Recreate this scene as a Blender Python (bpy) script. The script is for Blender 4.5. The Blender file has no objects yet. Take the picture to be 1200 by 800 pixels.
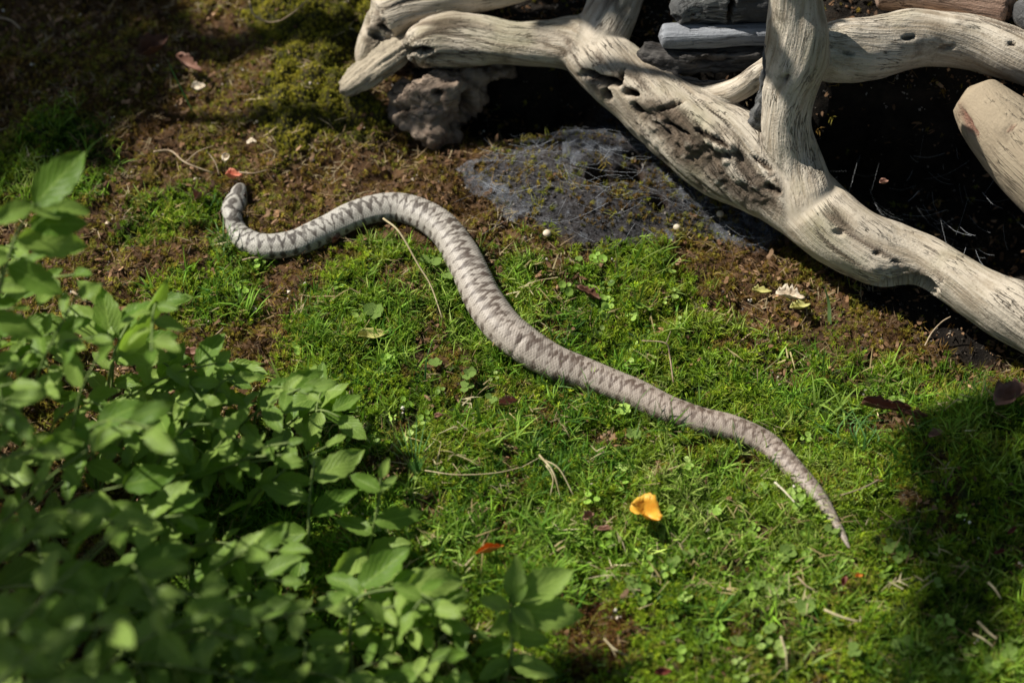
import bpy, bmesh, math, random
import numpy as np
from mathutils import Vector, Matrix, Euler
from mathutils.bvhtree import BVHTree
random.seed(7); RNG = np.random.default_rng(7)
S = bpy.context.scene
COL = S.collection
PI = math.pi

# ------------------------------------------------------------ camera
TH = math.radians(50.0); D = 1.576; TANH = math.tan(math.radians(12.0))
CAM = np.array([0.0, -D*math.cos(TH), D*math.sin(TH)])
FW = np.array([0, math.cos(TH), -math.sin(TH)]); UP = np.array([0, math.sin(TH), math.cos(TH)]); RT = np.array([1.0, 0, 0])
cd = bpy.data.cameras.new('camera'); cam = bpy.data.objects.new('camera', cd); COL.objects.link(cam)
cam.location = CAM; cam.rotation_euler = (PI/2-TH, 0, 0)
cd.sensor_width = 36; cd.lens = 18/TANH; cd.clip_start = 0.01; cd.clip_end = 200
cd.dof.use_dof = True; cd.dof.focus_distance = D-0.01; cd.dof.aperture_fstop = 4.5
S.camera = cam
# ------------------------------------------------------------ world, sun, exposure
EL = math.radians(47.0); AZ = math.radians(155.0)       # AZ: ground angle of the sun from +x
SUN = np.array([math.cos(EL)*math.cos(AZ), math.cos(EL)*math.sin(AZ), math.sin(EL)])
W = bpy.data.worlds.new('World'); S.world = W; W.use_nodes = True
nt = W.node_tree; sky = nt.nodes.new('ShaderNodeTexSky'); sky.sky_type = 'NISHITA'; sky.sun_disc = False
sky.sun_elevation = EL; sky.sun_rotation = PI/2-AZ
bg = nt.nodes['Background']; bg.inputs[1].default_value = 0.05
nt.links.new(sky.outputs[0], bg.inputs[0])
sd = bpy.data.lights.new('sun', 'SUN'); sd.energy = 5.0; sd.angle = math.radians(0.53); sd.color = (1, .955, .87)
so = bpy.data.objects.new('sun', sd); COL.objects.link(so)
so.rotation_euler = Vector(SUN).to_track_quat('Z', 'Y').to_euler(); so.location = SUN*4
S.view_settings.view_transform = 'Standard'; S.view_settings.look = 'None'
S.view_settings.exposure = 0.47; S.view_settings.gamma = 1
S.render.engine = 'CYCLES'; S.cycles.use_denoising = True
S.cycles.max_bounces = 5; S.cycles.diffuse_bounces = 3; S.cycles.transmission_bounces = 4; S.cycles.transparent_max_bounces = 6
S.render.filter_size = 1.7
# ------------------------------------------------------------ picking helpers (photo pixels of 1200x800)
def rays(u, v):
    u = np.asarray(u, float); v = np.asarray(v, float)
    return FW + ((u-600)/600*TANH)[..., None]*RT - ((v-400)/600*TANH)[..., None]*UP
def at(u, v, z=0.0):
    d = rays(np.atleast_1d(u), np.atleast_1d(v)); t = (z-CAM[2])/d[:, 2]
    return CAM + d*t[:, None]
def proj(P):
    q = P-CAM; w = q@FW
    return 600+600*(q@RT)/w/TANH, 400-600*(q@UP)/w/TANH
def pxm(P): return float((np.asarray(P)-CAM)@FW)*TANH/600      # metres per photo pixel there
# ------------------------------------------------------------ numpy noise
def _h(ix, iy, iz, s):
    n = (ix*374761393 + iy*668265263 + iz*2147483647 + s*1274126177) & 0xffffffff
    n = ((n ^ (n >> 13))*1274126177) & 0xffffffff
    n = ((n ^ (n >> 16))*2246822519) & 0xffffffff
    return ((n ^ (n >> 15)) & 0xffffff)/float(0xffffff)
def noise(P, s=0):
    P = np.asarray(P, float)
    if P.shape[1] == 2: P = np.column_stack([P, np.zeros(len(P))])
    i = np.floor(P).astype(np.int64); f = P-i; f = f*f*(3-2*f)
    r = 0
    for dx in (0, 1):
        for dy in (0, 1):
            for dz in (0, 1):
                w = (f[:, 0] if dx else 1-f[:, 0])*(f[:, 1] if dy else 1-f[:, 1])*(f[:, 2] if dz else 1-f[:, 2])
                r = r + w*_h(i[:, 0]+dx, i[:, 1]+dy, i[:, 2]+dz, s)
    return r*2-1
def fbm(P, o=4, s=0):
    r = 0; a = 1; P = np.asarray(P, float)
    for k in range(o): r = r + a*noise(P*(2**k)+k*17.3, s+k); a *= .5
    return r/1.9
def cells(P, s=0):                                            # distance to nearest jittered point
    P = np.asarray(P, float); i = np.floor(P).astype(np.int64); best = np.full(len(P), 9.)
    z = np.zeros(len(P), np.int64)
    for dx in (-1, 0, 1):
        for dy in (-1, 0, 1):
            jx = i[:, 0]+dx; jy = i[:, 1]+dy
            d = np.hypot(jx+_h(jx, jy, z, s)-P[:, 0], jy+_h(jx, jy, z, s+9)-P[:, 1]); best = np.minimum(best, d)
    return best
def sstep(a, b, x): t = np.clip((x-a)/(b-a), 0, 1); return t*t*(3-2*t)
def sdpoly(U, V, poly):                                        # >0 inside, px distance
    p = np.array(poly, float); d = np.full(U.shape, 1e9); ins = np.zeros(U.shape, bool)
    for k in range(len(p)):
        a = p[k]; b = p[(k+1) % len(p)]; e = b-a
        t = np.clip(((U-a[0])*e[0]+(V-a[1])*e[1])/(e@e+1e-9), 0, 1)
        d = np.minimum(d, np.hypot(U-a[0]-t*e[0], V-a[1]-t*e[1]))
        c = ((a[1] > V) != (b[1] > V)) & (U < (b[0]-a[0])*(V-a[1])/(b[1]-a[1]+1e-12)+a[0]); ins ^= c
    return np.where(ins, d, -d)
def blob(U, V, cx, cy, rx, ry, soft=.35): return 1-sstep(1-soft, 1+soft, np.hypot((U-cx)/rx, (V-cy)/ry))
# ------------------------------------------------------------ layout of the ground
GREEN = [(300,470),(345,400),(415,300),(450,275),(520,330),(600,300),(640,255),(740,265),(810,300),(850,365),(950,395),(1050,440),(1110,440),(1500,470),(1500,1100),(0,1100),(200,600)]
CUSH = [(318,-60),(470,-60),(430,100),(470,150),(440,180),(380,170),(330,190),(295,130),(300,60)]
WEB = [(530,208),(590,190),(620,150),(740,138),(850,165),(940,262),(885,292),(850,282),(800,272),(760,288),(690,296),(630,280),(560,245)]
HOLES = [(702,226,13,10),(737,221,13,8),(719,226,6,5),(745,200,9,5),(770,248,9,5)]
BANK = [(548,118),(575,126),(640,132),(700,132),(770,138),(850,160),(960,196),(1060,205),(1160,212),(1320,225),(1700,250),(1900,-1600),(420,-1600),(500,-200),(530,40)]
def zones(x, y):
    P = np.column_stack([x, y, np.zeros_like(x)]); U, V = proj(P)
    n = fbm(P[:, :2]*16, 4, 3)*62; n2 = fbm(P[:, :2]*45, 3, 8)
    g = sstep(-26, 30, sdpoly(U, V, GREEN)+n*.9+n2*.5)
    for b in ((205,245,62,26),(235,345,75,30),(265,290,22,22),(170,270,35,18),(60,190,70,60),(290,310,40,20)):
        g = np.maximum(g, .85*blob(U+n*.5, V+n*.4, *b))
    for b in ((690,745,42,42),(715,510,38,15),(528,430,24,34),(880,545,20,12),(1015,500,36,12),(1055,505,34,16),(700,612,20,14),(450,545,40,18),(1065,590,20,12),(500,600,30,16),(600,290,50,26),(655,300,36,18),(470,330,26,18),(505,405,22,30),(640,385,24,14),(860,400,34,14),(585,330,18,30),(985,690,18,12),(780,555,18,12),(960,770,26,10)):
        g = g*(1-.85*blob(U+n*.3, V+n*.3, *b))
    g = np.clip(g*(1-.8*sstep(.18, .6, n2)), 0, 1)
    c = sstep(-10, 10, sdpoly(U, V, CUSH)+n*.5)
    w = sstep(-10, 8, sdpoly(U, V, WEB)+n*.25)
    dark = sstep(-10, 10, sdpoly(U, V, [(480,-400),(470,60),(520,140),(600,185),(650,165),(760,125),(960,275),(1000,345),(1130,420),(1600,470),(1600,-400)])+n*.2)*(1-w)  # hollow under the root: dark peat, with its shade put into the colour
    red = blob(U+n*.3, V+n*.3, 690, 745, 45, 45)
    for a, b, c_, d_ in HOLES: dark = np.maximum(dark, blob(U+n2*.08, V, a, b, c_*1.2, d_*1.2, .2)); w = w*(1-blob(U+n2*.08, V, a, b, c_*1.2, d_*1.2, .2))  # web holes painted near black, shade of their depth put into the colour
    return U, V, g, c, w, dark, red
def hbase(x, y):
    """smooth ground height"""
    P = np.column_stack([x, y]); U, V = proj(np.column_stack([x, y, np.zeros_like(x)]))
    h = .010*fbm(P*6, 3, 1) + .004*fbm(P*22, 2, 5)
    h = h + .020*blob(U, V, 1160, 530, 95, 55, .7)
    h = h + .022*sstep(-40, 60, sdpoly(U, V, CUSH))
    h = h + .016*blob(U, V, 700, 215, 130, 55, .7)
    h = h - .02*blob(U, V, 640, 150, 90, 18, .8)
    h = h - .03*blob(U, V, 1080, 260, 150, 60, .5)
    bk = sdpoly(U, V, BANK); bn = 7*fbm(P*70, 3, 41)+10*fbm(P*25, 2, 44)
    h = h + (.048+.034*sstep(650, 950, U))*sstep(-9, 9, bk+bn) + .003*sstep(-9, 9, bk)*fbm(P*60, 3, 61)
    h = h + .12*sstep(.36, .95, y)
    R = np.hypot(x, y); h = h*np.where(R > 1.2, np.exp(-(np.maximum(R, 1.2)-1.2)*.5), 1) + .25*fbm(P*.35, 2, 2)*sstep(1.2, 6, R)
    return h
def hfun(x, y):
    x = np.atleast_1d(np.asarray(x, float)); y = np.atleast_1d(np.asarray(y, float))
    U, V, g, c, w, dk, red = zones(x, y); P = np.column_stack([x, y])
    h = hbase(x, y)
    lump = .5-cells(P*58+fbm(P*50, 2, 9)[:, None]*.4, 4); h = h + c*.013*lump + (1-w)*(1-c)*.0085*(.5-cells(P*44+fbm(P*60, 3, 3)[:, None]*.6, 6))
    h = h + .0016*fbm(P*160, 3, 12)
    for (cx, cy, rx, ry) in HOLES:
        h = h - .035*blob(U+fbm(P*200, 2, 2)*2, V, cx, cy, rx, ry, .3)
    return h
def gpt(u, v, dz=0.0):
    z = 0.0
    for _ in range(4):
        p = at(u, v, z)[0]; z = float(hfun(p[0], p[1])[0])+dz
    return at(u, v, z)[0]
# ------------------------------------------------------------ tagging / linking
def tag(o, label=None, cat=None, group=None, kind=None):
    if label: o['label'] = label
    if cat: o['category'] = cat
    if group: o['group'] = group
    if kind: o['kind'] = kind
    return o
def link(name, me, parent=None, loc=None, rot=None, scl=None):
    o = bpy.data.objects.new(name, me); COL.objects.link(o)
    if parent: o.parent = parent
    if loc is not None: o.location = loc
    if rot is not None: o.rotation_euler = rot
    if scl is not None: o.scale = scl if hasattr(scl, '__len__') else (scl,)*3
    return o
def mesh(name, v, f, mat=None, smooth=True, attrs=None):
    me = bpy.data.meshes.new(name); v = np.asarray(v, float)
    me.from_pydata(v.tolist() if len(v) < 50000 else [tuple(r) for r in v.tolist()], [], f if isinstance(f, list) else f.tolist())
    if smooth: me.polygons.foreach_set('use_smooth', np.ones(len(me.polygons), bool))
    for k, a in (attrs or {}).items():
        a = np.asarray(a, np.float32)
        if a.ndim == 1: at_ = me.attributes.new(k, 'FLOAT', 'POINT'); at_.data.foreach_set('value', a)
        elif a.shape[1] == 3: at_ = me.attributes.new(k, 'FLOAT_VECTOR', 'POINT'); at_.data.foreach_set('vector', a.ravel())
    if mat: me.materials.append(mat)
    me.update(); return me
# ------------------------------------------------------------ materials
class N:
    def __init__(s, name):
        s.m = bpy.data.materials.new(name); s.m.use_nodes = True; s.t = s.m.node_tree
        s.b = s.t.nodes['Principled BSDF']; s.out = s.t.nodes['Material Output']
    def n(s, typ, ins=None, **kw):
        x = s.t.nodes.new(typ)
        for k, v in kw.items(): setattr(x, k, v)
        for k, v in (ins or {}).items(): s.set(x.inputs[k], v)
        return x
    def set(s, sock, v):
        if isinstance(v, bpy.types.NodeSocket): s.t.links.new(v, sock)
        elif isinstance(v, bpy.types.Node): s.t.links.new(v.outputs[0], sock)
        else: sock.default_value = v
    def attr(s, name, typ='GEOMETRY'): return s.n('ShaderNodeAttribute', attribute_name=name, attribute_type=typ)
    def noise(s, scale, det=4, vec=None, rough=.55, dist=0):
        x = s.n('ShaderNodeTexNoise', {'Scale': scale, 'Detail': det, 'Roughness': rough, 'Distortion': dist})
        if vec is not None: s.set(x.inputs['Vector'], vec)
        return x
    def ramp(s, fac, stops):
        x = s.n('ShaderNodeValToRGB'); e = x.color_ramp.elements
        while len(e) < len(stops): e.new(.5)
        for i, (p, c) in enumerate(stops): e[i].position = p; e[i].color = (*c, 1) if len(c) == 3 else c
        s.set(x.inputs[0], fac); return x
    def mix(s, fac, a, b, mode='MIX'):
        x = s.n('ShaderNodeMix', data_type='RGBA', blend_type=mode)
        for i, v in ((0, fac), (6, a), (7, b)):
            if isinstance(v, tuple) and len(v) == 3: v = (*v, 1)
            s.set(x.inputs[i], v)
        return x.outputs[2]
    def math(s, op, a, b=0.0, c=None):
        x = s.n('ShaderNodeMath', operation=op); s.set(x.inputs[0], a); s.set(x.inputs[1], b)
        if c is not None: s.set(x.inputs[2], c)
        return x.outputs[0]
    def bump(s, h, dist, st=1.0, nrm=None):
        x = s.n('ShaderNodeBump', {'Height': h, 'Distance': dist, 'Strength': st})
        if nrm: s.set(x.inputs['Normal'], nrm)
        return x
    def fin(s, color, rough=.8, normal=None, spec=.3, trans=0, tcol=None):
        b = s.b; s.set(b.inputs['Base Color'], color if not (isinstance(color, tuple) and len(color) == 3) else (*color, 1))
        s.set(b.inputs['Roughness'], rough); b.inputs['Specular IOR Level'].default_value = spec
        if normal: s.set(b.inputs['Normal'], normal)
        if trans:
            t = s.n('ShaderNodeBsdfTranslucent'); s.set(t.inputs[0], tcol if tcol is not None else color)
            m = s.n('ShaderNodeMixShader', {0: trans}); s.t.links.new(b.outputs[0], m.inputs[1]); s.t.links.new(t.outputs[0], m.inputs[2])
            s.t.links.new(m.outputs[0], s.out.inputs[0])
        return s.m

def m_ground():
    k = N('soil'); g = k.n('ShaderNodeNewGeometry').outputs['Position']
    n1 = k.noise(55, 6, g, .7); n2 = k.noise(420, 5, g, .7); n3 = k.noise(12, 3, g)
    c = k.ramp(n1, [(.3, (.025, .012, .006)), (.5, (.085, .043, .018)), (.7, (.16, .09, .042))])
    c = k.mix(k.ramp(n2, [(.45, (0, 0, 0)), (.7, (.55, .55, .55))]), c.outputs[0], (.16, .11, .07))
    c = k.mix(k.attr('green').outputs['Fac'], c, k.ramp(n2, [(.35, (.012, .02, .006)), (.65, (.05, .075, .018))]).outputs[0])
    web = k.ramp(n2, [(.3, (.015, .015, .016)), (.52, (.055, .055, .06)), (.75, (.17, .175, .195))])
    c = k.mix(k.attr('web').outputs['Fac'], c, web.outputs[0])
    c = k.mix(k.attr('peat_shade').outputs['Fac'], c, k.ramp(n1, [(.35, (.006, .005, .004)), (.7, (.03, .023, .017))]).outputs[0])  # near-black peat that also carries shade of the hollow and web holes
    return k.fin(c, .95, k.bump(k.math('ADD', n1.outputs[0], n2.outputs[0]), .003), .15)
def m_inst(name, trans=.35, rough=.6, var=.35):
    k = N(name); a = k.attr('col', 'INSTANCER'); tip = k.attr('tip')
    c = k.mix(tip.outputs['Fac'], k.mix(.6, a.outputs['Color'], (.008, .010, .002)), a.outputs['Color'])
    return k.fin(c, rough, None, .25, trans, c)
def m_wood(name, dark, mid, light, green=.0, grain=1.0, rotc=(.055, .034, .02)):
    k = N(name); q = k.attr('grain').outputs['Vector']; p = k.n('ShaderNodeNewGeometry').outputs['Position']
    mp = k.n('ShaderNodeMapping', {'Vector': q, 'Scale': (9, 150, 150)})
    g1 = k.noise(1, 5, mp, .65, .4); mp2 = k.n('ShaderNodeMapping', {'Vector': q, 'Scale': (30, 500, 500)}); g2 = k.noise(1, 3, mp2, .6)
    b = k.noise(26, 5, p, .6); f = k.noise(600, 3, p, .6); big = k.noise(9, 3, p, .5)
    v = k.math('ADD', k.math('MULTIPLY', g1.outputs[0], .45*grain), k.math('MULTIPLY', b.outputs[0], .4)); v = k.math('ADD', v, k.math('MULTIPLY', g2.outputs[0], .2)); v = k.math('ADD', v, .02)
    c = k.ramp(v, [(.39, dark), (.5, mid), (.63, light)]).outputs[0]
    c = k.mix(k.ramp(big, [(.42, (0, 0, 0)), (.66, (.45, .45, .45))]), c, mid)
    mp3 = k.n('ShaderNodeMapping', {'Vector': q, 'Scale': (16, 210, 210)}); g3 = k.noise(1, 4, mp3, .6, .6); ln = k.math('ABSOLUTE', k.math('SUBTRACT', g3.outputs[0], .5))
    lines = k.math('MULTIPLY', k.ramp(ln, [(.0, (1, 1, 1)), (.022, (0, 0, 0))]).outputs[0], k.ramp(b, [(.46, (0, 0, 0)), (.56, (.85, .85, .85))]).outputs[0]); c = k.mix(lines, c, tuple(.35*x for x in dark))
    sp = k.ramp(f, [(.60, (0, 0, 0)), (.68, (.5, .5, .5))]); c = k.mix(sp.outputs[0], c, dark)
    st = k.ramp(k.noise(38, 5, p, .7), [(.56, (0, 0, 0)), (.70, (.65, .65, .65))]); c = k.mix(st.outputs[0], c, tuple(.45*x for x in dark))
    if green:
        gg = k.ramp(k.noise(17, 3, p), [(.5, (0, 0, 0)), (.65, (green,)*3)]); c = k.mix(gg.outputs[0], c, (.16, .17, .07))
    rot = k.attr('rot').outputs['Fac']; rn = k.ramp(g1, [(.3, tuple(.25*x for x in rotc)), (.7, tuple(3*x for x in rotc))])
    c = k.mix(rot, c, rn.outputs[0]); c = k.mix(k.ramp(rot, [(.80, (0, 0, 0)), (.95, (.85, .85, .85))]).outputs[0], c, tuple(.12*x for x in rotc))  # gouge shade put into the colour: highest values go near black
    h = k.math('ADD', k.math('MULTIPLY', g1.outputs[0], 1.0*grain), k.math('MULTIPLY', g2.outputs[0], .4)); h = k.math('SUBTRACT', k.math('ADD', h, k.math('MULTIPLY', f.outputs[0], .25)), k.math('MULTIPLY', lines, .7))
    h = k.math('ADD', h, k.math('MULTIPLY', rot, k.math('MULTIPLY', k.noise(330, 5, p, .75).outputs[0], 3.0))); h = k.math('MULTIPLY', h, k.math('SUBTRACT', 1.0, k.attr('seam').outputs['Fac'])); c = k.mix(k.math('MULTIPLY', k.attr('seam').outputs['Fac'], .45), c, k.mix(b.outputs[0], mid, light))
    return k.fin(c, .8, k.bump(h, .0018, 1.0), .2)
def m_leaf(name, top, light, trans=.3, rough=.5, spec=.35):
    k = N(name); oi = k.n('ShaderNodeObjectInfo').outputs['Random']; uv = k.attr('luv')
    sx = k.n('ShaderNodeSeparateXYZ', {0: uv.outputs['Vector']})
    c = k.mix(oi, (*top, 1), (*light, 1))
    # veins: side veins slant forward from the midrib
    ax = k.math('ABSOLUTE', sx.outputs[0]); ph = k.math('SUBTRACT', k.math('MULTIPLY', sx.outputs[1], 7.0), k.math('MULTIPLY', ax, 3.0))
    vn = k.math('POWER', k.math('ABSOLUTE', k.math('SINE', k.math('MULTIPLY', ph, PI))), 10.0)
    vn = k.math('SUBTRACT', 1.0, vn) ; vein = k.math('POWER', k.math('ABSOLUTE', k.math('COSINE', k.math('MULTIPLY', ph, PI))), 14.0)
    mid = k.math('LESS_THAN', ax, .045); vv = k.math('MAXIMUM', k.math('MULTIPLY', vein, .35), mid)
    p = k.n('ShaderNodeNewGeometry').outputs['Position']; nz = k.noise(160, 3, p)
    c = k.mix(k.math('MULTIPLY', vv, .45), c, tuple(min(1, 1.7*x) for x in light))
    c = k.mix(k.math('MULTIPLY', nz.outputs[0], .35), c, tuple(.6*x for x in top))
    tc = k.mix(.6, c, (.30, .50, .02))
    return k.fin(c, rough, k.bump(k.math('SUBTRACT', nz.outputs[0], vv), .0006, .8), spec, trans, tc)
def m_flat(name, c1, c2, scale=90, rough=.75, trans=0, spec=.25, bump=.0006):
    k = N(name); p = k.n('ShaderNodeTexCoord').outputs['Object']; n = k.noise(scale, 5, p, .65)
    c = k.ramp(n, [(.32, c1), (.68, c2)]).outputs[0]
    return k.fin(c, rough, k.bump(n.outputs[0], bump), spec, trans, c)
# ------------------------------------------------------------ the ground, one sheet
def axis(a, b, step, far):
    m = list(np.arange(a, b+1e-9, step)); s = step; lo = a; hi = b; L = []; R = []
    while lo > -far: s *= 1.35; lo -= s; L.append(lo)
    s = step
    while hi < far: s *= 1.35; hi += s; R.append(hi)
    return np.array(L[::-1]+m+R)
gx = axis(-.48, .48, .0019, 40); gy = axis(-.36, .46, .0023, 40)
X, Y = np.meshgrid(gx, gy); xf, yf = X.ravel(), Y.ravel(); Z = hfun(xf, yf)
_, _, zg, zc, zw, zd, zr = zones(xf, yf)
nx, ny = len(gx), len(gy); I = np.arange(nx*ny).reshape(ny, nx)
F = np.stack([I[:-1, :-1].ravel(), I[:-1, 1:].ravel(), I[1:, 1:].ravel(), I[1:, :-1].ravel()], 1)
gm = mesh('ground', np.column_stack([xf, yf, Z]), F, m_ground(), True, {'green': np.clip(zg+.6*zc, 0, 1)*(1-zw), 'web': zw*.9, 'peat_shade': zd})
ground = tag(link('ground', gm), kind='structure', label='uneven dark soil under the moss and grass')

# ------------------------------------------------------------ the snake
SN = [(283,223,10,5),(281,228,8,8),(277,236,7,12),(273,246,7,12.6),(273,257,7,9.8),(277,268,7.6,10.4),(285,279,10,13),(300,287,13,14.5),(322,289,13,15),(350,284,13,15.5),(382,269,13,16),(412,254,13,16.5),(442,245,13,17),(470,244,14,17.5),(498,253,14,18),(522,271,14,18.5),(540,297,14,19.5),(554,325,14,20.5),(569,355,14,21.5),(590,384,14,22),(617,406,14,21.5),(648,424,14,20),(682,437,13,18.5),(716,450,13,17.5),(750,464,13,17),(784,480,12,16),(818,491,11,15),(850,499,11,14.5),(878,509,10,14),(900,521,10,13.4),(918,537,9,12.2),(935,555,8,11),(952,573,7,9.6),(966,591,6,7.8),(977,608,5,5.8),(987,625,4,3.9),(993,637,3,2.2),(996,642,2,1.0)]
def catmull(P, per):
    P = np.asarray(P, float); out = []
    Q = np.vstack([2*P[0]-P[1], P, 2*P[-1]-P[-2]])
    for i in range(1, len(Q)-2):
        for t in np.arange(per)/per:
            a, b, c, d = Q[i-1], Q[i], Q[i+1], Q[i+2]
            out.append(.5*((2*b)+(-a+c)*t+(2*a-5*b+4*c-d)*t*t+(-a+3*b-3*c+d)*t**3))
    out.append(P[-1]); return np.array(out)
def resample(C, n):
    L = np.r_[0, np.cumsum(np.linalg.norm(np.diff(C[:, :3], axis=0), axis=1))]; s = np.linspace(0, L[-1], n)
    return np.column_stack([np.interp(s, L, C[:, k]) for k in range(C.shape[1])]), s
def hsm(x, y):                                                # what carries the snake: smooth ground
    return hbase(x, y)
sc = []
for (u, v, hz, r) in SN:
    rr = r*.00056*1.06; z = 0
    for _ in range(4):
        p = at(u, v, z)[0]; z = float(hsm(p[:1], p[1:2])[0])-.0012+rr*.76+.0050*max(0, min(1, (9-r)/7))*(v > 400)
    p = at(u, v, z)[0]; sc.append([p[0], p[1], z+(.004 if r < 12 and v < 262 else 0), r*1.04*pxm(p)])
SC, SL = resample(catmull(sc, 24), 1500)
for _ in range(60): SC[1:-1, 2] = (SC[:-2, 2]+SC[2:, 2]+2*SC[1:-1, 2])/4
SNLEN = SL[-1]
def snake_mesh():
    n = len(SC); m = 72; T = np.gradient(SC[:, :3], axis=0); T /= np.linalg.norm(T, axis=1)[:, None]
    side = np.cross(T, [0, 0, 1]); side /= np.linalg.norm(side, axis=1)[:, None]; up = np.cross(side, T)
    ph = np.linspace(-PI, PI, m, endpoint=False); u = SL/SNLEN
    r = SC[:, 3][:, None]; s = SL[:, None]; PH = ph[None, :]+0*s
    # cross section: a little wider than tall, flattened belly
    cx = np.sin(PH)*r*1.02; cz = np.cos(PH)*r*.86; cz = np.where(cz < 0, cz*.82, cz)
    # scales: diamond lattice, keeled, shrinking towards the tail
    rs = np.interp(u, [0, .05, .3, .6, 1], [.0010, .0016, .0021, .0019, .0012])[:, None]
    A = np.cumsum(np.gradient(SL)/rs[:, 0])[:, None]; B = PH/(2*PI)*42
    a = A+B/1.0*.5; b = A-B*.5
    fa = a-np.floor(a)-.5; fb = b-np.floor(b)-.5
    ed = np.minimum(.5-np.abs(fa), .5-np.abs(fb))*2
    dorsal = sstep(2.3, 1.9, np.abs(PH)); hsc = (sstep(0, .45, ed)*.00040 + .00010*sstep(.12, 0, np.abs(fa-fb)))*dorsal*np.clip(r/.008, 0, 1)
    belly = (1-dorsal)*.00012*np.abs(np.sin(A*PI)); hsc = hsc+belly
    wr = .0004*noise(np.column_stack([(s*60+0*PH).ravel(), (PH*1.5).ravel()]), 5).reshape(PH.shape)*np.clip(r/.008, 0, 1)
    # skin fold behind the middle
    fold = np.exp(-((SL-SNLEN*.548)/.0011)**2)[:, None]*np.exp(-((PH-.55)/1.1)**2); fold2 = np.exp(-((SL-SNLEN*.845)/.0008)**2)[:, None]*np.exp(-((PH+.2)/1.0)**2)
    k = 1+(hsc+wr-.0005*fold-.0004*fold2)/np.maximum(r, .0008)
    V = SC[:, None, :3]+side[:, None, :]*(cx*k)[..., None]+up[:, None, :]*(cz*k)[..., None]
    # colours per scale cell
    ia, ib = np.floor(a).astype(np.int64), np.floor(b).astype(np.int64); rnd = _h(ia, ib, ia*0, 3); 
    Ac = (ia+ib+1)*.5; phc = (ia-ib)/42*2*PI; phc = (phc+PI) % (2*PI)-PI
    sc_ = np.interp(Ac.ravel(), A[:, 0], SL).reshape(Ac.shape)
    phc = phc*.6+PH*.4; sc_ = sc_*.6+s*.4
    per = np.interp(u, [0, .1, .5, .8, 1], [.0064, .0070, .0078, .0068, .0055]); phase = np.cumsum(np.gradient(SL)/per)[:, None]
    phz = np.interp(sc_.ravel(), SL, phase[:, 0]).reshape(sc_.shape)
    wob = 1.15*noise(np.column_stack([sc_.ravel()*120, phc.ravel()*2]), 7).reshape(sc_.shape)+.8*noise(np.column_stack([sc_.ravel()*420, phc.ravel()*5]), 17).reshape(sc_.shape)
    tri = np.abs((phz % 1)*2-1)*2-1
    dz = np.abs(phc-.58*tri+.20*wob)-(.27+.20*wob); zig = sstep(.34, -.20, dz); edge = np.exp(-((dz+.05)/.09)**2)
    lat = np.hypot(((phz+.5*(phc > 0)) % 1-.5)*2.6, (np.abs(phc)-1.42)*1.9)+.25*wob; blot = sstep(.85, .45, lat)
    lat2 = sstep(.8, .5, np.hypot(((phz+.5*(phc < 0)) % 1-.5)*2.8, (np.abs(phc)-2.0)*2.5)+.2*wob)
    back = np.clip((u-.18)/.55, 0, 1)[:, None, None]
    light = np.array([.47, .45, .405])*(1-back)+np.array([.40, .335, .285])*back
    dark = np.array([.085, .073, .063])*(1-back)+np.array([.125, .088, .068])*back
    dk = np.clip(zig*.78+edge*.32+blot*.85+lat2*.6, 0, 1)*np.interp(u, [0, .3, .6, .9, 1], [1, 1, .95, .85, .6])[:, None]
    mot = noise(np.column_stack([sc_.ravel()*260, phc.ravel()*2.6]), 27).reshape(sc_.shape)
    dk = np.clip(dk*(1.0+.5*mot)*np.interp(u, [0, .4, .7, 1], [1.3, 1.1, 1.05, .85])[:, None]+.55*(rnd-.5)+.14*wob+.03, 0, 1)
    # head: dark V with pale cheeks
    hd = (SL < .024)[:, None]; ss = s/.024; aph = np.abs(PH)
    vm = sstep(.30, .10, np.abs(aph-(.15+1.15*np.clip((ss-.35)/.6, 0, 1))))*sstep(.3, .42, ss); cap = sstep(.75, .45, np.hypot((ss-.25)*3.2, PH*1.1)); eye = sstep(1.0, .6, np.hypot((ss-.36)*7, (aph-1.15)*3)); vm = np.maximum(vm, .9*sstep(.42, .25, np.hypot((ss-.85)*1.6, PH*.8))); cap = np.maximum(cap, .85*sstep(.28, .12, np.abs(aph-1.55))*sstep(.3, .4, ss))
    dk = np.where(hd, np.clip(np.maximum(np.maximum(vm, cap), eye)+.5*(rnd-.5)+.08, 0, 1), dk)
    C = light*(1-dk[..., None])+dark*dk[..., None]
    C = C*(.93+.14*rnd[..., None])*(.55+.45*sstep(0, .35, ed))[..., None]
    C = np.where((np.abs(PH) > 2.2)[..., None], C*.6+np.array([.10, .10, .10]), C)
    Vf = V.reshape(-1, 3); Cf = C.reshape(-1, 3); J = np.arange(n*m).reshape(n, m); J2 = np.roll(J, -1, 1)
    F = np.stack([J[:-1].ravel(), J[1:].ravel(), J2[1:].ravel(), J2[:-1].ravel()], 1).tolist()
    F.append(J[0][::1].tolist()); F.append(J[-1][::-1].tolist())
    k = N('snake_skin'); c = k.attr('skin').outputs['Vector']
    p = k.n('ShaderNodeNewGeometry').outputs['Position']; nz = k.noise(900, 2, p)
    c = k.mix(.25, c, k.mix(nz.outputs[0], (0.05, .04, .03), (.8, .75, .7)), 'OVERLAY')
    return mesh('snake', Vf, F, k.fin(c, .52, k.bump(nz.outputs[0], .0002, .5), .35), True, {'skin': Cf}), side, up
sme, sside, sup = snake_mesh()
def sphere(r, seg=16, rings=10, sc=(1, 1, 1)):
    bm = bmesh.new(); bmesh.ops.create_uvsphere(bm, u_segments=seg, v_segments=rings, radius=r)
    bmesh.ops.scale(bm, vec=sc, verts=bm.verts); me = bpy.data.meshes.new('s'); bm.to_mesh(me); bm.free()
    me.polygons.foreach_set('use_smooth', np.ones(len(me.polygons), bool)); return me
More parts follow.
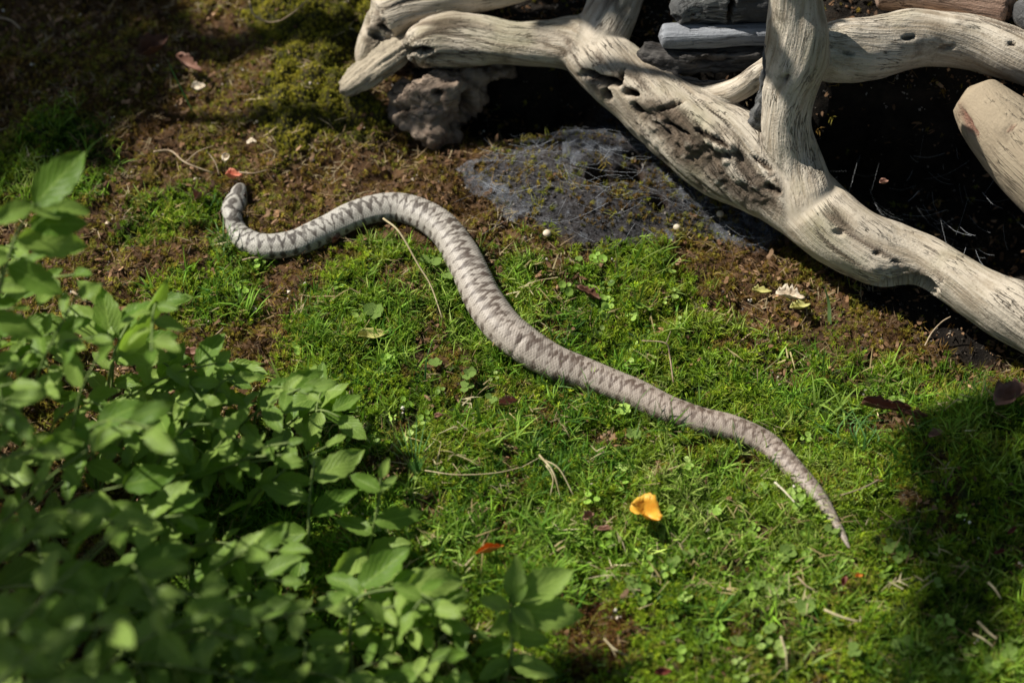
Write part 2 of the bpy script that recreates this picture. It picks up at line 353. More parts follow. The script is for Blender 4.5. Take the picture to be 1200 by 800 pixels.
snake = bpy.data.objects.new('snake', None); COL.objects.link(snake); base = SC[700]; snake.location = (base[0], base[1], 0); snake.empty_display_size = .01
tag(snake, 'grey brown snake with zigzag back stretched in an S curve over the moss', 'snake')
def part(o, root):
    o.parent = root; o.matrix_parent_inverse = Matrix.Translation(-root.location); return o
part(link('body', sme), snake)
ke = N('snake_eye'); meye = ke.fin((.02, .008, .004), .15, None, .6)
for sg in (-1, 1):
    i = int(np.searchsorted(SL, .0085)); r = SC[i, 3]
    p = SC[i, :3]+sside[i]*sg*r*.86+sup[i]*r*.42; me = sphere(.0014); me.materials.append(meye); part(link('eye', me, None, p), snake)

# ------------------------------------------------------------ dead wood
M_DRIFT = m_wood('weathered_root_wood', (.15, .105, .068), (.34, .28, .205), (.56, .495, .40), .35, 1.25)
def skeleton(chains):
    out = []
    for ch in chains:
        pts = []
        for (u, v, z, r) in ch:
            p = at(u, v, z)[0]; pts.append([*p, r*pxm(p)])
        C = catmull(pts, 16); C, s = resample(C, max(12, int(np.linalg.norm(np.diff(np.array(pts)[:, :3], axis=0), axis=1).sum()/.004))); out.append((C, s))
    return out
def transport(T):
    sd = np.cross(T[0], [0, .3, 1.]); 
    if np.linalg.norm(sd) < .3: sd = np.cross(T[0], [1., 0, 0])
    out = []
    for t in T: sd = sd-t*(sd@t); sd /= np.linalg.norm(sd); out.append(sd.copy())
    return np.array(out)
def tube(C, seg=28, seed=0, rough=.10, cap=True, flat=1.0):
    T = np.gradient(C[:, :3], axis=0); T /= np.linalg.norm(T, axis=1)[:, None]
    side = transport(T); up = np.cross(side, T)
    a = np.linspace(0, 2*PI, seg, endpoint=False); n = len(C)
    s = np.arange(n)[:, None]*.1+0*a; nz = noise(np.column_stack([s.ravel(), np.cos(a+0*s).ravel()*1.3+seed*7, np.sin(a+0*s).ravel()*1.3]), seed).reshape(n, seg)
    R = C[:, 3][:, None]*(1+rough*nz)
    V = C[:, None, :3]+side[:, None]*(np.cos(a)*R)[..., None]+up[:, None]*(np.sin(a)*R*flat)[..., None]
    J = np.arange(n*seg).reshape(n, seg); J2 = np.roll(J, -1, 1)
    F = np.stack([J[:-1].ravel(), J2[:-1].ravel(), J2[1:].ravel(), J[1:].ravel()], 1).tolist()
    V = V.reshape(-1, 3)
    if cap:
        for row, c, t, fl in ((J[0], C[0], -T[0], 1), (J[-1], C[-1], T[-1], 0)):
            V = np.vstack([V, c[:3]+t*c[3]*.45]); k = len(V)-1
            for i in range(seg):
                f = [row[(i+1) % seg], row[i], k]; F.append(f if fl else f[::-1])
    return V, F
def remesh_union(parts, voxel, smooth_it=6):
    VV = []; FF = []; o = 0
    for V, F in parts:
        VV.append(V); FF += [[i+o for i in f] for f in F]; o += len(V)
    me = bpy.data.meshes.new('tmp'); me.from_pydata(np.vstack(VV).tolist(), [], FF); ob = bpy.data.objects.new('tmp', me); COL.objects.link(ob)
    m = ob.modifiers.new('r', 'REMESH'); m.mode = 'VOXEL'; m.voxel_size = voxel
    m = ob.modifiers.new('s', 'SMOOTH'); m.factor = .5; m.iterations = smooth_it
    dg = bpy.context.evaluated_depsgraph_get(); e = ob.evaluated_get(dg); r = bpy.data.meshes.new_from_object(e)
    bpy.data.objects.remove(ob); bpy.data.meshes.remove(me); return r
def vn(me):
    n = len(me.vertices); V = np.empty(n*3); me.vertices.foreach_get('co', V); Nn = np.empty(n*3); me.vertices.foreach_get('normal', Nn)
    return V.reshape(-1, 3), Nn.reshape(-1, 3)
def grain(V, sk):
    pts = []; tt = []; al = []; cid = []; ss_ = []
    for i, (C, s) in enumerate(sk):
        T = np.gradient(C[:, :3], axis=0); T /= np.linalg.norm(T, axis=1)[:, None]; pts.append(C); tt.append(T); ss_.append(transport(T)); al.append(s+i*3.7); cid.append(np.full(len(s), i))
    P = np.vstack(pts); T = np.vstack(tt); SD = np.vstack(ss_); A = np.concatenate(al); out = np.empty((len(V), 3)); rad = np.empty(len(V)); idx = np.empty(len(V), int); CI = np.concatenate(cid); gap = np.full(len(V), 1.)
    for k in range(0, len(V), 20000):
        v = V[k:k+20000]; d = np.linalg.norm(v[:, None]-P[None, :, :3], axis=2)-P[:, 3]*.9; j = d.argmin(1)
        cm = np.sort(np.stack([d[:, CI == c].min(1) for c in range(len(sk))], 1), 1); gap[k:k+20000] = cm[:, 1]-cm[:, 0] if len(sk) > 1 else 1.; q = v-P[j, :3]; t = T[j]; a = (q*t).sum(1)
        sd = SD[j]; u2 = np.cross(sd, t)
        out[k:k+20000] = np.column_stack([A[j]+a, (q*sd).sum(1), (q*u2).sum(1)]); idx[k:k+20000] = j
    return out, gap
def sculpt(me, sk, mat, groove=.0012, lump=.003, gouges=(), rotten=(), tw=0.0, coarse=0.0, gs=1.0):
    V, Nn = vn(me); G, gap = grain(V, sk); gw = sstep(.0, .006, gap); U, Vp = proj(V); front = (Nn*(CAM-V)).sum(1) > 0
    th = G[:, 0]*tw; G2 = G.copy(); G2[:, 1] = G[:, 1]*np.cos(th)-G[:, 2]*np.sin(th); G2[:, 2] = G[:, 1]*np.sin(th)+G[:, 2]*np.cos(th)
    q = G2*np.array([7, 95*gs, 95*gs]); g = fbm(q+fbm(G2*np.array([14, 40, 40]), 2, 3)[:, None]*.8, 4, 31)
    crack = sstep(.10, 0, np.abs(fbm(G2*np.array([6, 60, 60])+5, 3, 51)))*sstep(.05, .4, fbm(V*18, 2, 8))
    crack = crack*gw; d = lump*fbm(V*22, 3, 21)+groove*g*gw-.0016*crack+coarse*(fbm(V*75, 4, 61)*1.6+fbm(V*260, 3, 62)*.7); rot = .75*crack
    for (u, v, rx, ry, ang, dep, col) in gouges:
        c, s = math.cos(math.radians(ang)), math.sin(math.radians(ang)); du, dv = U-u, Vp-v; jit = fbm(G2*np.array([70, 170, 170]), 3, 4)*.75
        e = np.hypot((du*c+dv*s)/rx, (-du*s+dv*c)/ry)+jit; w = sstep(1.15, .7, e)*front; d = d-dep*w; rot = np.maximum(rot, w*col)  # rot value also carries the painted dark of the hole
    for (u, v, rx, ry, ang, dep, col) in rotten:
        c, s = math.cos(math.radians(ang)), math.sin(math.radians(ang)); du, dv = U-u, Vp-v
        w = sstep(1.2, .6, np.hypot((du*c+dv*s)/rx, (-du*s+dv*c)/ry))*front; r = fbm(G2*np.array([11, 75, 75])+fbm(V*45, 3, 3)[:, None]*1.1, 5, 71)*1.5+.35*fbm(V*200, 3, 5)
        d = d+w*dep*(r-.2)*gw; rot = np.maximum(rot, .78*w*col*sstep(.12, -.28, r))
    V = V+Nn*d[:, None]; me.vertices.foreach_set('co', V.ravel())
    for nm, a in (('grain', G2), ('rot', rot), ('seam', 1-sstep(.0, .0035, gap))):
        t = me.attributes.new(nm, 'FLOAT_VECTOR' if a.ndim == 2 else 'FLOAT', 'POINT'); t.data.foreach_set('vector' if a.ndim == 2 else 'value', a.ravel().astype(np.float32))
    me.polygons.foreach_set('use_smooth', np.ones(len(me.polygons), bool)); me.materials.clear(); me.materials.append(mat); me.update(); return V
ROOT = [
 # arm B into trunk C, down to the right edge and beyond
 [(486,64,.056,22),(500,55,.058,29),(530,48,.060,31),(565,47,.062,29),(600,50,.064,27),(640,50,.065,29),(680,54,.066,35),(715,80,.063,39),(750,108,.058,42),(790,138,.053,47),(830,163,.049,51),(870,186,.045,54),(910,212,.041,51),(945,242,.037,43),(985,274,.034,44),(1030,295,.032,42),(1080,306,.034,28),(1120,326,.034,31),(1160,349,.033,35),(1200,369,.032,38),(1260,400,.03,40),(1330,440,.02,42)],
 [(448,22,.062,26),(475,8,.066,28),(510,-2,.070,29),(550,-10,.074,28),(600,-25,.085,30),(660,-50,.10,36)],
 [(700,60,.068,33),(712,30,.074,34),(722,0,.078,34),(735,-40,.082,36),(750,-90,.085,38)],
 [(950,240,.042,37),(932,192,.060,31),(922,150,.083,27),(924,110,.105,29),(934,70,.126,36),(936,35,.146,35),(934,0,.166,32),(930,-40,.19,31),(925,-90,.22,31)],
 [(938,66,.124,20),(958,64,.118,30),(985,62,.112,39),(1025,56,.104,38),(1065,46,.098,35),(1105,45,.095,31),(1150,51,.092,31),(1200,67,.090,32),(1270,95,.085,33),(1340,130,.08,33)],
 [(1066,48,.100,20),(1077,22,.104,14)],
 [(780,118,.060,22),(825,114,.068,14),(860,108,.080,13),(884,92,.096,13),(906,72,.110,11)],
 [(450,24,.060,22),(438,48,.050,17),(431,66,.042,13),(428,80,.036,8)],
]
rsk = skeleton(ROOT)
parts = [tube(C, 30, i, .11) for i, (C, s) in enumerate(rsk)]
rme = remesh_union(parts, .0015, 12)
GOUGE = [(690,88,11,6,20,.012,1),(712,95,15,8,20,.014,1),(738,108,9,5,10,.012,1),(728,90,3,9,15,.008,1),(712,112,6,9,-20,.006,1),
 (745,128,4,8,-30,.005,.9),(785,123,18,3,-18,.005,.8),(790,152,20,3.5,22,.005,1),(840,165,26,4,28,.005,.9),(908,222,12,5,30,.004,.9),(893,190,16,3,35,.004,.8),(1028,338,12,3,0,.004,.4),(1062,343,34,17,8,.020,1),
 (921,91,6,3,-60,.003,.6),(921,91,9,6,-60,.0016,.2),(1066,44,8,3,-10,.003,.7),(1185,52,6,3,10,.003,.7),(1028,297,5,3,10,.003,.7),(1050,307,6,2,15,.0025,.6),(982,272,10,6,10,.003,.25),
 (490,60,16,5,5,.008,.9),(474,74,7,12,0,.006,.4),(440,42,7,5,30,.006,.8),(430,25,4,6,0,.005,.8),(452,34,10,3,35,.006,.9),(1110,55,10,2.5,-15,.002,.5),(995,62,6,2,10,.002,.4)]
ROTTEN = [(815,158,82,27,27,.004,1),(870,208,78,30,30,.0045,1),(790,168,62,18,38,.0035,1),(1060,325,60,16,8,.002,.6),(765,150,30,22,45,.005,.85),(440,38,22,26,0,.005,1),(482,78,16,18,0,.004,1),(520,85,50,12,-8,.002,.6)]
sculpt(rme, rsk, M_DRIFT, .0012, .0032, GOUGE, ROTTEN, 9)
root = bpy.data.objects.new('dead_root', None); COL.objects.link(root); root.location = at(1000, 330, 0)[0]; root.empty_display_size = .01
tag(root, 'large pale weathered tree root with forking limbs arching over the soil', 'tree root')
part(link('main_limb', rme), root)
def wood(name, chains, mat, voxel, rough=.1, root_=None, flat=1.0, **kw):
    sk = skeleton(chains); me = remesh_union([tube(C, 26, i+3, rough, True, flat) for i, (C, s) in enumerate(sk)], voxel, kw.pop('it', 4)); sculpt(me, sk, mat, **kw)
    o = link(name, me)
    return part(o, root_) if root_ else o
M_GREY = m_wood('grey_bleached_wood', (.15, .155, .165), (.27, .28, .30), (.42, .44, .47), 0, .8)
M_SPL = m_wood('splintered_wood', (.06, .045, .03), (.20, .165, .115), (.42, .36, .27), 0, 1.5)
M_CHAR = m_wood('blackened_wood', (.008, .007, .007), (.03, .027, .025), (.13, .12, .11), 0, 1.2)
M_BARK = m_wood('grey_bark', (.07, .07, .07), (.22, .22, .21), (.48, .47, .45), 0, .4)
M_TAN = m_wood('tan_stripped_wood', (.30, .24, .165), (.42, .35, .25), (.55, .47, .36), 0, .35, (.16, .07, .05))
M_PINK = m_wood('pinkish_stripped_wood', (.28, .17, .12), (.40, .27, .20), (.50, .37, .29), 0, .7)
M_ROTB = m_wood('crumbling_brown_wood', (.08, .055, .04), (.24, .18, .135), (.42, .33, .25), 0, .8)
wood('splinter', [[(480,50,.052,21),(458,65,.048,22),(434,82,.040,20),(414,96,.033,16),(402,104,.029,12)]], M_SPL, .0011, .22, root, .5, groove=.0045, lump=.003, coarse=.0008, gs=3, it=0)
wood('bark_strip', [[(905,52,.134,4),(902,78,.120,8),(898,102,.106,10),(894,126,.092,11),(886,143,.074,9)]], M_BARK, .0011, .25, root, groove=.0025, lump=.003, coarse=.0035, gs=2.5, it=0)
tag(wood('bleached_branch', [[(776,42,.098,15),(800,42,.098,16),(835,43,.098,15),(870,41,.098,14),(905,40,.098,14),(950,36,.098,13)]], M_GREY, .0016, .07, groove=.0006, lump=.0012),
    'smooth bluish grey branch lying level behind the root, left of its upright limb', 'branch')
tag(wood('bark_log', [[(790,16,.112,16),(815,6,.112,26),(850,2,.112,30),(890,0,.112,31),(940,-4,.112,31)]], M_BARK, .0015, .1, groove=.0012, lump=.004, coarse=.0018, gouges=[(857,8,2.5,26,8,.008,1),(790,24,8,4,0,.004,.6)]),
    'rough grey bark covered log at the top edge above the bluish branch', 'log')
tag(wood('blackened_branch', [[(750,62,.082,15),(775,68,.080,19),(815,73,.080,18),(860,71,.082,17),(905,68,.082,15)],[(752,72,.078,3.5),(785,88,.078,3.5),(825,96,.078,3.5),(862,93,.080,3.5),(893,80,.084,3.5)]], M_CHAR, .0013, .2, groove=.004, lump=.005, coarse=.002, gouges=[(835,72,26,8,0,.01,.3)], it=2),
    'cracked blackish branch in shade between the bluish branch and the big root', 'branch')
tag(wood('tan_log', [[(1142,112,.088,30),(1165,140,.082,42),(1195,170,.075,50),(1240,210,.068,54),(1300,260,.05,56)]], M_TAN, .0019, .05, groove=.0004, lump=.0015, gouges=[(1119,110,4,6,0,.002,.8),(1138,148,6,26,-35,.003,.75),(1185,150,8,2,-40,.0015,.4)]),
    'smooth rounded tan log end at the right edge under the curved limb', 'log')
tag(wood('pinkish_log', [[(1030,-14,.105,24),(1080,-10,.105,28),(1130,-4,.105,29),(1180,6,.105,28)],], M_PINK, .0017, .06, groove=.001, lump=.002),
    'pinkish barkless log showing at the top right edge above the curved limb', 'log')
tag(wood('dark_bark_log', [[(1196,20,.11,18),(1230,10,.11,24),(1290,0,.11,28)]], M_BARK, .0017, .1, groove=.001, lump=.003),
    'grey barked log end at the top right corner', 'log')
tag(wood('rotten_wood_lump', [[(468,118,.016,18),(495,122,.018,31),(520,114,.022,37),(550,98,.024,31)],[(522,150,.008,22),(500,132,.01,33),(532,110,.02,34)],[(540,95,.03,22),(575,78,.035,18),(600,76,.035,10)]], M_ROTB, .0016, .2, groove=.002, lump=.010, coarse=.0065, gouges=[(545,125,8,16,10,.01,.8),(515,108,9,5,0,.006,.7),(470,128,10,5,0,.005,.4)], it=2),
    'crumbling grey brown lump of rotten wood beneath the left arm of the root', 'rotten wood')
mosspad = None

# ------------------------------------------------------------ scattering of uncountable ground cover
def scatter(name, label, cat, P, rot, scl, col, protos, mat):
    """P (n,3), rot (n,3) euler, scl (n), col (n,3); protos = list of (verts, faces, tip)"""
    n = len(P); me = bpy.data.meshes.new(name); me.vertices.add(n); me.vertices.foreach_set('co', P.astype(np.float32).ravel())
    for nm, a, ty, key in (('rot', rot, 'FLOAT_VECTOR', 'vector'), ('scl', scl, 'FLOAT', 'value'), ('col', col, 'FLOAT_VECTOR', 'vector')):
        t = me.attributes.new(nm, ty, 'POINT'); t.data.foreach_set(key, np.asarray(a, np.float32).ravel())
    t = me.attributes.new('pid', 'INT', 'POINT'); t.data.foreach_set('value', RNG.integers(0, len(protos), n).astype(np.int32))
    o = link(name, me); tag(o, label, cat, kind='stuff')
    ng = bpy.data.node_groups.new(name, 'GeometryNodeTree'); ng.interface.new_socket('Geometry', in_out='INPUT', socket_type='NodeSocketGeometry'); ng.interface.new_socket('Geometry', in_out='OUTPUT', socket_type='NodeSocketGeometry')
    A = ng.nodes.new; L = ng.links.new; gi = A('NodeGroupInput'); go = A('NodeGroupOutput'); iop = A('GeometryNodeInstanceOnPoints'); g2i = A('GeometryNodeGeometryToInstance')
    for k, (v, f, tip) in enumerate(protos):
        pm = mesh(name+'_piece', v, f, mat, False, {'tip': tip}); po = bpy.data.objects.new(name+'_piece', pm)
        oi = A('GeometryNodeObjectInfo'); oi.inputs['Object'].default_value = po; oi.inputs['As Instance'].default_value = False; 
        gg = A('GeometryNodeGeometryToInstance'); L(oi.outputs['Geometry'], gg.inputs[0]); L(gg.outputs[0], g2i.inputs[0]) if False else None
        if k == 0: jn = A('GeometryNodeJoinGeometry')
        L(gg.outputs[0], jn.inputs[0])
    L(jn.outputs[0], iop.inputs['Instance']); L(gi.outputs[0], iop.inputs['Points']); iop.inputs['Pick Instance'].default_value = True
    def na(nm, ty):
        x = A('GeometryNodeInputNamedAttribute'); x.data_type = ty; x.inputs[0].default_value = nm; return x.outputs[0]
    L(na('pid', 'INT'), iop.inputs['Instance Index']); L(na('rot', 'FLOAT_VECTOR'), iop.inputs['Rotation']); L(na('scl', 'FLOAT'), iop.inputs['Scale'])
    L(iop.outputs[0], go.inputs[0]); md = o.modifiers.new('scatter', 'NODES'); md.node_group = ng
    return o
def blade(v, f, tp, base, az, L, wid, lean, curl, seg=4, tip0=0.0, flat=False):
    """one bent tapering blade"""
    p = np.array(base, float); el = lean; dirh = np.array([math.cos(az), math.sin(az), 0]); sd = np.array([-math.sin(az), math.cos(az), 0]); k0 = len(v)
    for i in range(seg+1):
        t = i/seg; w = wid*.5*(math.sin(PI*min(.97, .18+.8*t))**.8 if flat else (1-t**1.6))
        if i == seg: v.append(tuple(p)); tp.append(1)
        else: v.append(tuple(p-sd*w)); v.append(tuple(p+sd*w)); tp += [tip0+(1-tip0)*t]*2
        p = p+(dirh*math.cos(el)+np.array([0, 0, 1])*math.sin(el))*L/seg; el -= curl/seg
    for i in range(seg-1): a = k0+2*i; f.append([a, a+1, a+3, a+2])
    a = k0+2*(seg-1); f.append([a, a+1, a+2])
R_ = random.uniform
def p_moss(n=15, L=.0030, w=.0007, H=.0035):
    v, f, t = [], [], []
    for i in range(n): q = i/n; blade(v, f, t, (R_(-.0003, .0003), R_(-.0003, .0003), H*q), i*2.4+R_(-.3, .3), L*R_(.8, 1.1)*(1.1-.5*q), w, R_(.1, .4)+1.0*q, R_(-.3, .9), 2, .15+.6*q)
    return v, f, t
def p_fluff(n=9):                                             # curly feathery moss strands
    v, f, t = [], [], []
    for i in range(n): blade(v, f, t, (R_(-.002, .002), R_(-.002, .002), 0), R_(0, 6.3), R_(.004, .009), R_(.0005, .0008), R_(.5, 1.4), R_(.2, 2.0), 3, .1)
    return v, f, t
def p_grass(n=6, a=.007, b=.017, w=.0011):
    v, f, t = [], [], []
    for i in range(n): blade(v, f, t, (R_(-.002, .002), R_(-.002, .002), 0), R_(0, 6.3), R_(a, b), w*R_(.6, 1.2), R_(.7, 1.45), R_(.1, 1.4), 4, .2)
    return v, f, t
def p_disc(n=4, r=.0022):
    v, f, t = [], [], []
    for i in range(n):
        az = i*2*PI/n+R_(-.4, .4); h = R_(.002, .006); c = np.array([math.cos(az)*r*1.3, math.sin(az)*r*1.3, h]); k = len(v); v.append(tuple(c)); t.append(.8); rr = r*R_(.6, 1.2)
        tl = R_(-.5, .5)
        for j in range(8): q = j*PI/4; v.append((c[0]+rr*math.cos(q), c[1]+rr*math.sin(q), c[2]+rr*.25+rr*tl*math.cos(q))); t.append(1)
        for j in range(8): f.append([k, k+1+j, k+1+(j+1) % 8])
        blade(v, f, t, (0, 0, 0), az, r*1.3+h*.6, .0004, .9, .4, 2, .2)
    return v, f, t
def p_flake(L=.004, w=.002):
    v, f, t = [], [], []
    for i in range(2): blade(v, f, t, (R_(-.002, .002), R_(-.002, .002), R_(.0003, .002)), R_(0, 6.3), L*R_(.6, 1.3), w*R_(.5, 1.2), R_(-.2, .5), R_(-1.2, 1.2), 3, .6, True)
    return v, f, t
def p_needle():
    v, f, t = [], [], []
    for i in range(3): blade(v, f, t, (R_(-.003, .003), R_(-.003, .003), R_(.0003, .003)), R_(0, 6.3), R_(.004, .013), R_(.0004, .0008), R_(-.1, .5), R_(-.2, .9), 3, .7)
    return v, f, t
def p_crumb():
    v, f, t = [], [], []
    for q in range(2):
        c = np.array([R_(-.002, .002), R_(-.002, .002), .0006]); k = len(v); r = R_(.0005, .0013)
        for d in ((1, 0, 0), (-1, 0, 0), (0, 1, 0), (0, -1, 0), (0, 0, 1), (0, 0, -1)): v.append(tuple(c+np.array(d)*r*R_(.6, 1.4))); t.append(1)
        for a in (0, 1):
            for b in (2, 3):
                for e in (4, 5): f.append([k+a, k+b, k+e])
    return v, f, t
XR = (-.62, .62); YR = (-.42, .62)
def cand(dens, seedoff=0):
    A = (XR[1]-XR[0])*(YR[1]-YR[0]); n = int(A*dens); x = RNG.uniform(*XR, n); y = RNG.uniform(*YR, n)
    # thin out beyond the frame
    U, V = proj(np.column_stack([x, y, 0*x])); out = np.maximum(np.maximum(-U, U-1200), np.maximum(-V, V-800)); k = RNG.random(n) > .6*sstep(20, 90, out); return x[k], y[k]
SXY = SC[::6, :2]; SR = SC[::6, 3]
def offsnake(x, y, f=.9):
    k = np.ones(len(x), bool)
    for a in range(0, len(x), 40000):
        d = np.hypot(x[a:a+40000, None]-SXY[:, 0], y[a:a+40000, None]-SXY[:, 1])-SR*f; k[a:a+40000] = d.min(1) > 0
    return k
def cols(n, stops, x, y, sc=30, spread=.25, seed=0):
    """per-plant colour: blend between a list of natural colours by patchy noise"""
    s = np.array(stops); t = np.clip(.5+.9*fbm(np.column_stack([x, y])*sc, 3, seed)+RNG.normal(0, .22, n), 0, .999)*(len(s)-1); i = t.astype(int); f = (t-i)[:, None]
    c = s[i]*(1-f)+s[np.minimum(i+1, len(s)-1)]*f; return c*np.exp(RNG.normal(0, spread, n))[:, None]
def rotn(n, tilt=.35): return np.column_stack([RNG.normal(0, tilt, n), RNG.normal(0, tilt, n), RNG.uniform(0, 2*PI, n)])
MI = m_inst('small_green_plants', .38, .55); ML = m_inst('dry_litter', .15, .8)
def lay(name, label, cat, dens, wfun, stops, protos, scl, tilt=.35, mat=None, lift=0, off=.72, sc=30, spread=.25, seed=0):
    x, y = cand(dens); U, V, g, c, w, dk, red = zones(x, y); k = RNG.random(len(x)) < wfun(U, V, g, c, w, dk, red, x, y); x, y = x[k], y[k]; k = offsnake(x, y, off); x, y = x[k], y[k]
    n = len(x); z = hfun(x, y)+lift
    return scatter(name, label, cat, np.column_stack([x, y, z]), rotn(n, tilt), RNG.uniform(*scl, n), cols(n, stops, x, y, sc, spread, seed), protos, mat or MI)
pm_ = [p_moss() for _ in range(5)]; pf_ = [p_fluff() for _ in range(5)]; pg_ = [p_grass() for _ in range(6)]; pd_ = [p_disc(random.choice((2, 3, 4, 5))) for _ in range(6)]
hole = lambda U, V: 1-np.max([blob(U, V, a, b, c*1.1, d*1.2, .2) for a, b, c, d in HOLES], 0)
patch = lambda x, y, s, sd, lo=-.2, hi=.3: sstep(lo, hi, fbm(np.column_stack([x, y])*s, 3, sd))
GR = [(.06, .12, .008), (.15, .26, .012), (.28, .42, .02), (.42, .50, .035)]
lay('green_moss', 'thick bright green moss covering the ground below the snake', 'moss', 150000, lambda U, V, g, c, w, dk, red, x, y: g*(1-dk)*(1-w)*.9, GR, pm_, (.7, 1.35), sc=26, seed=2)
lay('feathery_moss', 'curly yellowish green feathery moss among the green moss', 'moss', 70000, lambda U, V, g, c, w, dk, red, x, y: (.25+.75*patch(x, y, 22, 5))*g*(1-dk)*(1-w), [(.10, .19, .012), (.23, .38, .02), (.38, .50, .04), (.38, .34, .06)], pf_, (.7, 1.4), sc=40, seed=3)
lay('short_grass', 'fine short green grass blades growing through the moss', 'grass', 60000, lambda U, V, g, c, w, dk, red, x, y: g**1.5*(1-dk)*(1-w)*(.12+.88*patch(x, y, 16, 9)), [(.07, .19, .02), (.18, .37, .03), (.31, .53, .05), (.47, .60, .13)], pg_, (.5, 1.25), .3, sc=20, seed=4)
lay('matted_dead_grass', 'thin matted straw coloured dead grass lying in the green moss', 'dry grass', 3800, lambda U, V, g, c, w, dk, red, x, y: g*(1-dk)*(1-w)*(.1+.9*patch(x, y, 12, 33, .0, .4)), [(.20, .14, .06), (.36, .29, .13), (.5, .44, .26)], [p_needle() for _ in range(5)], (.8, 1.7), .2, ML, .004, seed=16)
lay('taller_grass_tufts', 'scattered taller tufts of bright grass standing above the moss', 'grass', 1500, lambda U, V, g, c, w, dk, red, x, y: g*(1-dk)*(1-w)*patch(x, y, 15, 55, -.1, .3), [(.10, .22, .03), (.24, .42, .05), (.42, .58, .12)], [p_grass(9, .010, .019, .0012) for _ in range(4)], (.9, 1.6), .25, sc=20, seed=24)
lay('tiny_leaf_plants', 'scattered tiny round leaved seedlings in the moss', 'seedlings', 3200, lambda U, V, g, c, w, dk, red, x, y: g*(1-w)*(1-dk)*np.clip(.1+.9*patch(x, y, 13, 14, 0, .35)+1.2*blob(U, V, 960, 700, 200, 120, .6), 0, 1.4), [(.20, .34, .05), (.32, .50, .08), (.44, .58, .16)], pd_, (.6, 1.3), .3, sc=20, seed=6)
lay('cushion_moss', 'olive cushion moss in rounded bumps left of the root', 'moss', 300000, lambda U, V, g, c, w, dk, red, x, y: c*(1-w), [(.09, .10, .010), (.22, .22, .016), (.36, .34, .025), (.46, .40, .05)], pm_, (.45, .75), .3, sc=70, seed=7)
BR = [(.08, .04, .010), (.22, .12, .024), (.32, .22, .035), (.42, .36, .05), (.28, .32, .035), (.24, .14, .03)]
lay('brown_moss', 'dry brown and olive moss around the head of the snake', 'moss', 150000, lambda U, V, g, c, w, dk, red, x, y: np.clip((1-g*.9)*(1-c)*(1-.6*w)*(1-.93*dk), 0, 1)*hole(U, V)*(.5+.5*patch(x, y, 30, 21)), BR, pm_+pf_[:2], (.5, 1.05), .5, sc=24, seed=8)
lay('moss_tufts_on_web', 'small brown and yellow moss tufts breaking through the spider web', 'moss', 90000, lambda U, V, g, c, w, dk, red, x, y: w*patch(x, y, 34, 77, .1, .4)*.4*hole(U, V)+np.maximum(blob(U, V, 732, 256, 32, 14), blob(U, V, 700, 268, 22, 12)), BR, pm_+pf_[:2], (.5, 1.0), .5, sc=24, seed=18)
lay('red_moss', 'reddish brown moss patch at the bottom beside the leafy shrub', 'moss', 160000, lambda U, V, g, c, w, dk, red, x, y: red, [(.09, .025, .012), (.16, .06, .02), (.22, .11, .03)], pm_+pf_[:3], (.6, 1.1), .4, seed=10)
lay('needle_litter', 'thin dry needles and straw bits lying in the moss', 'litter', 16000, lambda U, V, g, c, w, dk, red, x, y: np.clip(.28+.6*(1-g)*(1-c)-.75*w-.75*dk, .02, 1)*hole(U, V), [(.07, .04, .02), (.16, .10, .05), (.30, .21, .11), (.42, .34, .2)], [p_needle() for _ in range(6)], (.6, 1.2), .25, ML, .001, seed=11)
lay('leaf_crumbs', 'crumbled brown leaf flakes lying on the soil', 'litter', 24000, lambda U, V, g, c, w, dk, red, x, y: np.clip(.08+.8*(1-g)*(1-c)-.8*w-.2*dk, .02, 1)*hole(U, V), [(.05, .025, .012), (.13, .07, .035), (.22, .12, .06), (.34, .21, .12)], [p_flake() for _ in range(5)]+[p_crumb() for _ in range(3)], (.4, 1.5), .4, ML, .001, seed=12)
lay('soil_crumbs', 'loose grains of soil and grit below the root', 'litter', 60000, lambda U, V, g, c, w, dk, red, x, y: np.clip(.5*dk+.55*w+.25*(1-g)*(1-c), 0, 1)*hole(U, V), [(.015, .012, .01), (.05, .04, .03), (.10, .085, .07), (.25, .22, .19)], [p_crumb() for _ in range(6)], (.3, 1.1), .4, ML, 0, seed=13)
lay('pale_specks', 'small pale seeds and petals sprinkled over the moss', 'seeds', 700, lambda U, V, g, c, w, dk, red, x, y: .3+.3*(1-g)*(1-w)+0*x, [(.35, .25, .15), (.6, .5, .38), (.75, .7, .6)], [p_crumb() for _ in range(3)]+[p_flake(.003, .0022)], (.6, 1.5), .4, ML, .0035, seed=15)

